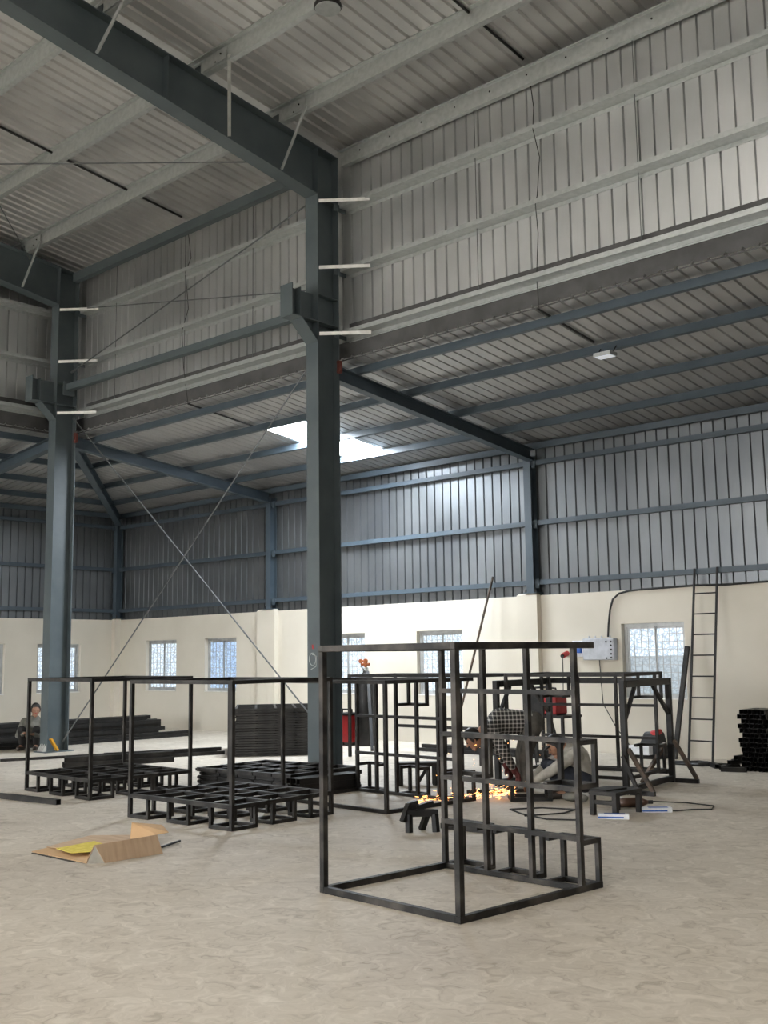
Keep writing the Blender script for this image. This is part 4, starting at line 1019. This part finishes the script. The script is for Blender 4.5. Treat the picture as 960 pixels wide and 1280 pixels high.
# crouching grinder operator
person('person in a light grey shirt and dark cap crouching to grind steel', (-7.10, 10.74, 0),
       dict(pelvis=(.20, 0, .19), chest=(.11, -.02, .44), neck=(.0, -.03, .555), head=(-.12, -.05, .575), hipL=(.16, .11, .19), hipR=(.16, -.11, .19),
            kneeL=(-.20, .17, .35), kneeR=(-.18, -.16, .36), ankleL=(-.02, .17, .08), ankleR=(.00, -.16, .08), toeL=(-.20, .18, .04), toeR=(-.18, -.17, .04),
            shL=(.07, .18, .50), shR=(.07, -.20, .50), elL=(-.19, .25, .34), elR=(-.20, -.26, .33), wrL=(-.40, .05, .20), wrR=(-.40, -.10, .19)),
       ('shirtlt', 'navy', 'boot', None), V(-RV * .8 - PV * .25 + V((0, 0, -.55))), V((0, 0, 1)) - RV * .5, ('hair', True))
# onlooker crouching by the corner column
person('person with black hair and olive jacket crouching behind the corner column', (-18.86, 10.74, 0),
       dict(pelvis=(-.02, .10, .20), chest=(.0, .04, .44), neck=(.02, .0, .60), head=(.04, -.03, .72), hipL=(-.14, .05, .24), hipR=(.06, .05, .24),
            kneeL=(-.14, -.26, .38), kneeR=(.14, -.26, .38), ankleL=(-.16, -.12, .08), ankleR=(.10, -.12, .08), toeL=(-.18, -.30, .04), toeR=(.12, -.30, .04),
            shL=(-.18, .03, .51), shR=(.18, .03, .51), elL=(-.24, -.12, .27), elR=(.24, -.12, .27), wrL=(-.06, -.32, .32), wrR=(.10, -.33, .30)),
       ('jacket', 'darkcloth', 'boot', None), V(-PV + RV * .35 + V((0, 0, -.05))), V((0, 0, 1)), ('hair', False))

# grinder, workpiece and sparks
gr = V((-7.10, 10.74, 0)) + RV * -.50 + PV * -.03 + V((0, 0, .14))
t = thing('angle_grinder', 'grey angle grinder held by the crouching person', 'angle grinder', gr)
MB().tube(gr + RV * .16, gr, .032, 12).build('motor_body', 'rubber', t)
MB().tube(gr, gr - RV * .06, .036, 12, .03).build('gear_head', 'galv', t)
MB().tube(gr - RV * .05 + V((0, 0, -.03)), gr - RV * .05 + V((0, 0, -.04)), .058, 20).build('grinding_disc', 'steel', t)
MB().tube(gr - RV * .04, gr - RV * .04 + PV * .11, .014, 8).build('side_handle', 'rubber', t)
def place(name, W, D, z, loc, ang, label):
    m = MB(); q = .045
    for s in (0, W): m.box((s - q / 2, 0, 0), (s + q / 2, D, q))
    for s in (0, D): m.box((0, s - q / 2, .0), (W, s + q / 2, q * .98))
    for sx in (0, W):
        for sy in (0, D): m.box((sx - q / 2, sy - q / 2, 0), (sx + q / 2, sy + q / 2, z))
    o = tag(m.build(name, 'steel_dk'), label, 'steel frame'); o.location = loc; o.rotation_euler = (0, 0, math.radians(ang)); return o
place('foot_frame', .42, .30, .17, V((-7.10, 10.74, 0)) + RV * -.66 + PV * -.30, 42, 'small black foot frame on the floor under the grinder')
tag(MB().bar((-8.25, 10.35, .02), (-7.92, 10.66, .02), .07, .04).build('steel_offcut', 'steel_dk'), 'dark flat offcut lying in the spray of sparks', 'offcut')
m = MB(); m.sphere((0, 0, 0), .06, 10, (2.0, 1, .8)); m.sphere((.13, .03, -.005), .05, 10, (1.5, 1, .8)); m.sphere((-.05, .06, 0), .05, 10, (1.4, .9, .8))
o = tag(m.build('work_glove', 'jacket', smooth=True), 'pair of worn gloves dropped beside the small foot frame', 'gloves'); o.location = V((-7.10, 10.74, .05)) + RV * -.02 + PV * -.36
m = MB()
for k in range(260):
    f = random.random() ** 1.3; ang = random.gauss(0, .16)
    L = f * 1.15
    base = gr - RV * .08 + V((0, 0, -.05)); dirv = (-RV * math.cos(ang) + PV * (math.sin(ang) - .12)); z = max(.012, base.z * (1 - f * 1.25) + random.gauss(0, .035))
    p = V((base.x, base.y, 0)) + dirv * L + V((0, 0, z)); l = random.uniform(.01, .06)
    if random.random() < .55 or f < .55: m.tube(p, p + dirv * l + V((0, 0, random.uniform(-.02, .012))), random.uniform(.001, .0024), 4)
for k in range(40):                                          # stray ones thrown up
    p = gr + RV * random.uniform(-1.0, .5) + PV * random.uniform(-.3, .3) + V((0, 0, random.uniform(-.1, .55)))
    m.sphere(p, random.uniform(.002, .005), 6)
o = m.build('sparks', 'spark'); o['kind'] = 'stuff'; o['label'] = 'orange grinding sparks spraying left over the floor'; o['category'] = 'sparks'

# ------------------------------------------------------------------ light, camera, view
w = bpy.data.worlds.new('overcast'); SC.world = w; w.use_nodes = True
nt = w.node_tree; bg = nt.nodes['Background']; bg.inputs['Color'].default_value = (0.97, 0.985, 1.0, 1); bg.inputs['Strength'].default_value = 15.0

cam = bpy.data.cameras.new('camera'); co = bpy.data.objects.new('camera', cam); COL.objects.link(co)
yaw, pit, rol, F = math.radians(42.61124), math.radians(7.65798), math.radians(-.78621), 1358.6293
f = V((-math.sin(yaw) * math.cos(pit), math.cos(yaw) * math.cos(pit), math.sin(pit))); r = V((math.cos(yaw), math.sin(yaw), 0)); u = r.cross(f)
cr, sr = math.cos(rol), math.sin(rol); r2 = r * cr + u * sr; u2 = u * cr - r * sr
mw = Matrix((r2, u2, -f)).transposed().to_4x4(); mw.translation = V((0, 0, 1.6)); co.matrix_world = mw
cam.sensor_fit = 'HORIZONTAL'; cam.sensor_width = 36; cam.lens = F * 36 / 960; cam.clip_end = 200
SC.camera = co
SC.view_settings.view_transform = 'Standard'; SC.view_settings.look = 'None'; SC.view_settings.gamma = 1; SC.view_settings.use_curve_mapping = False
SC.view_settings.exposure = 0.42
SC.cycles.use_denoising = True
SC.cycles.max_bounces = 8; SC.cycles.diffuse_bounces = 5; SC.cycles.glossy_bounces = 4
cleanup()
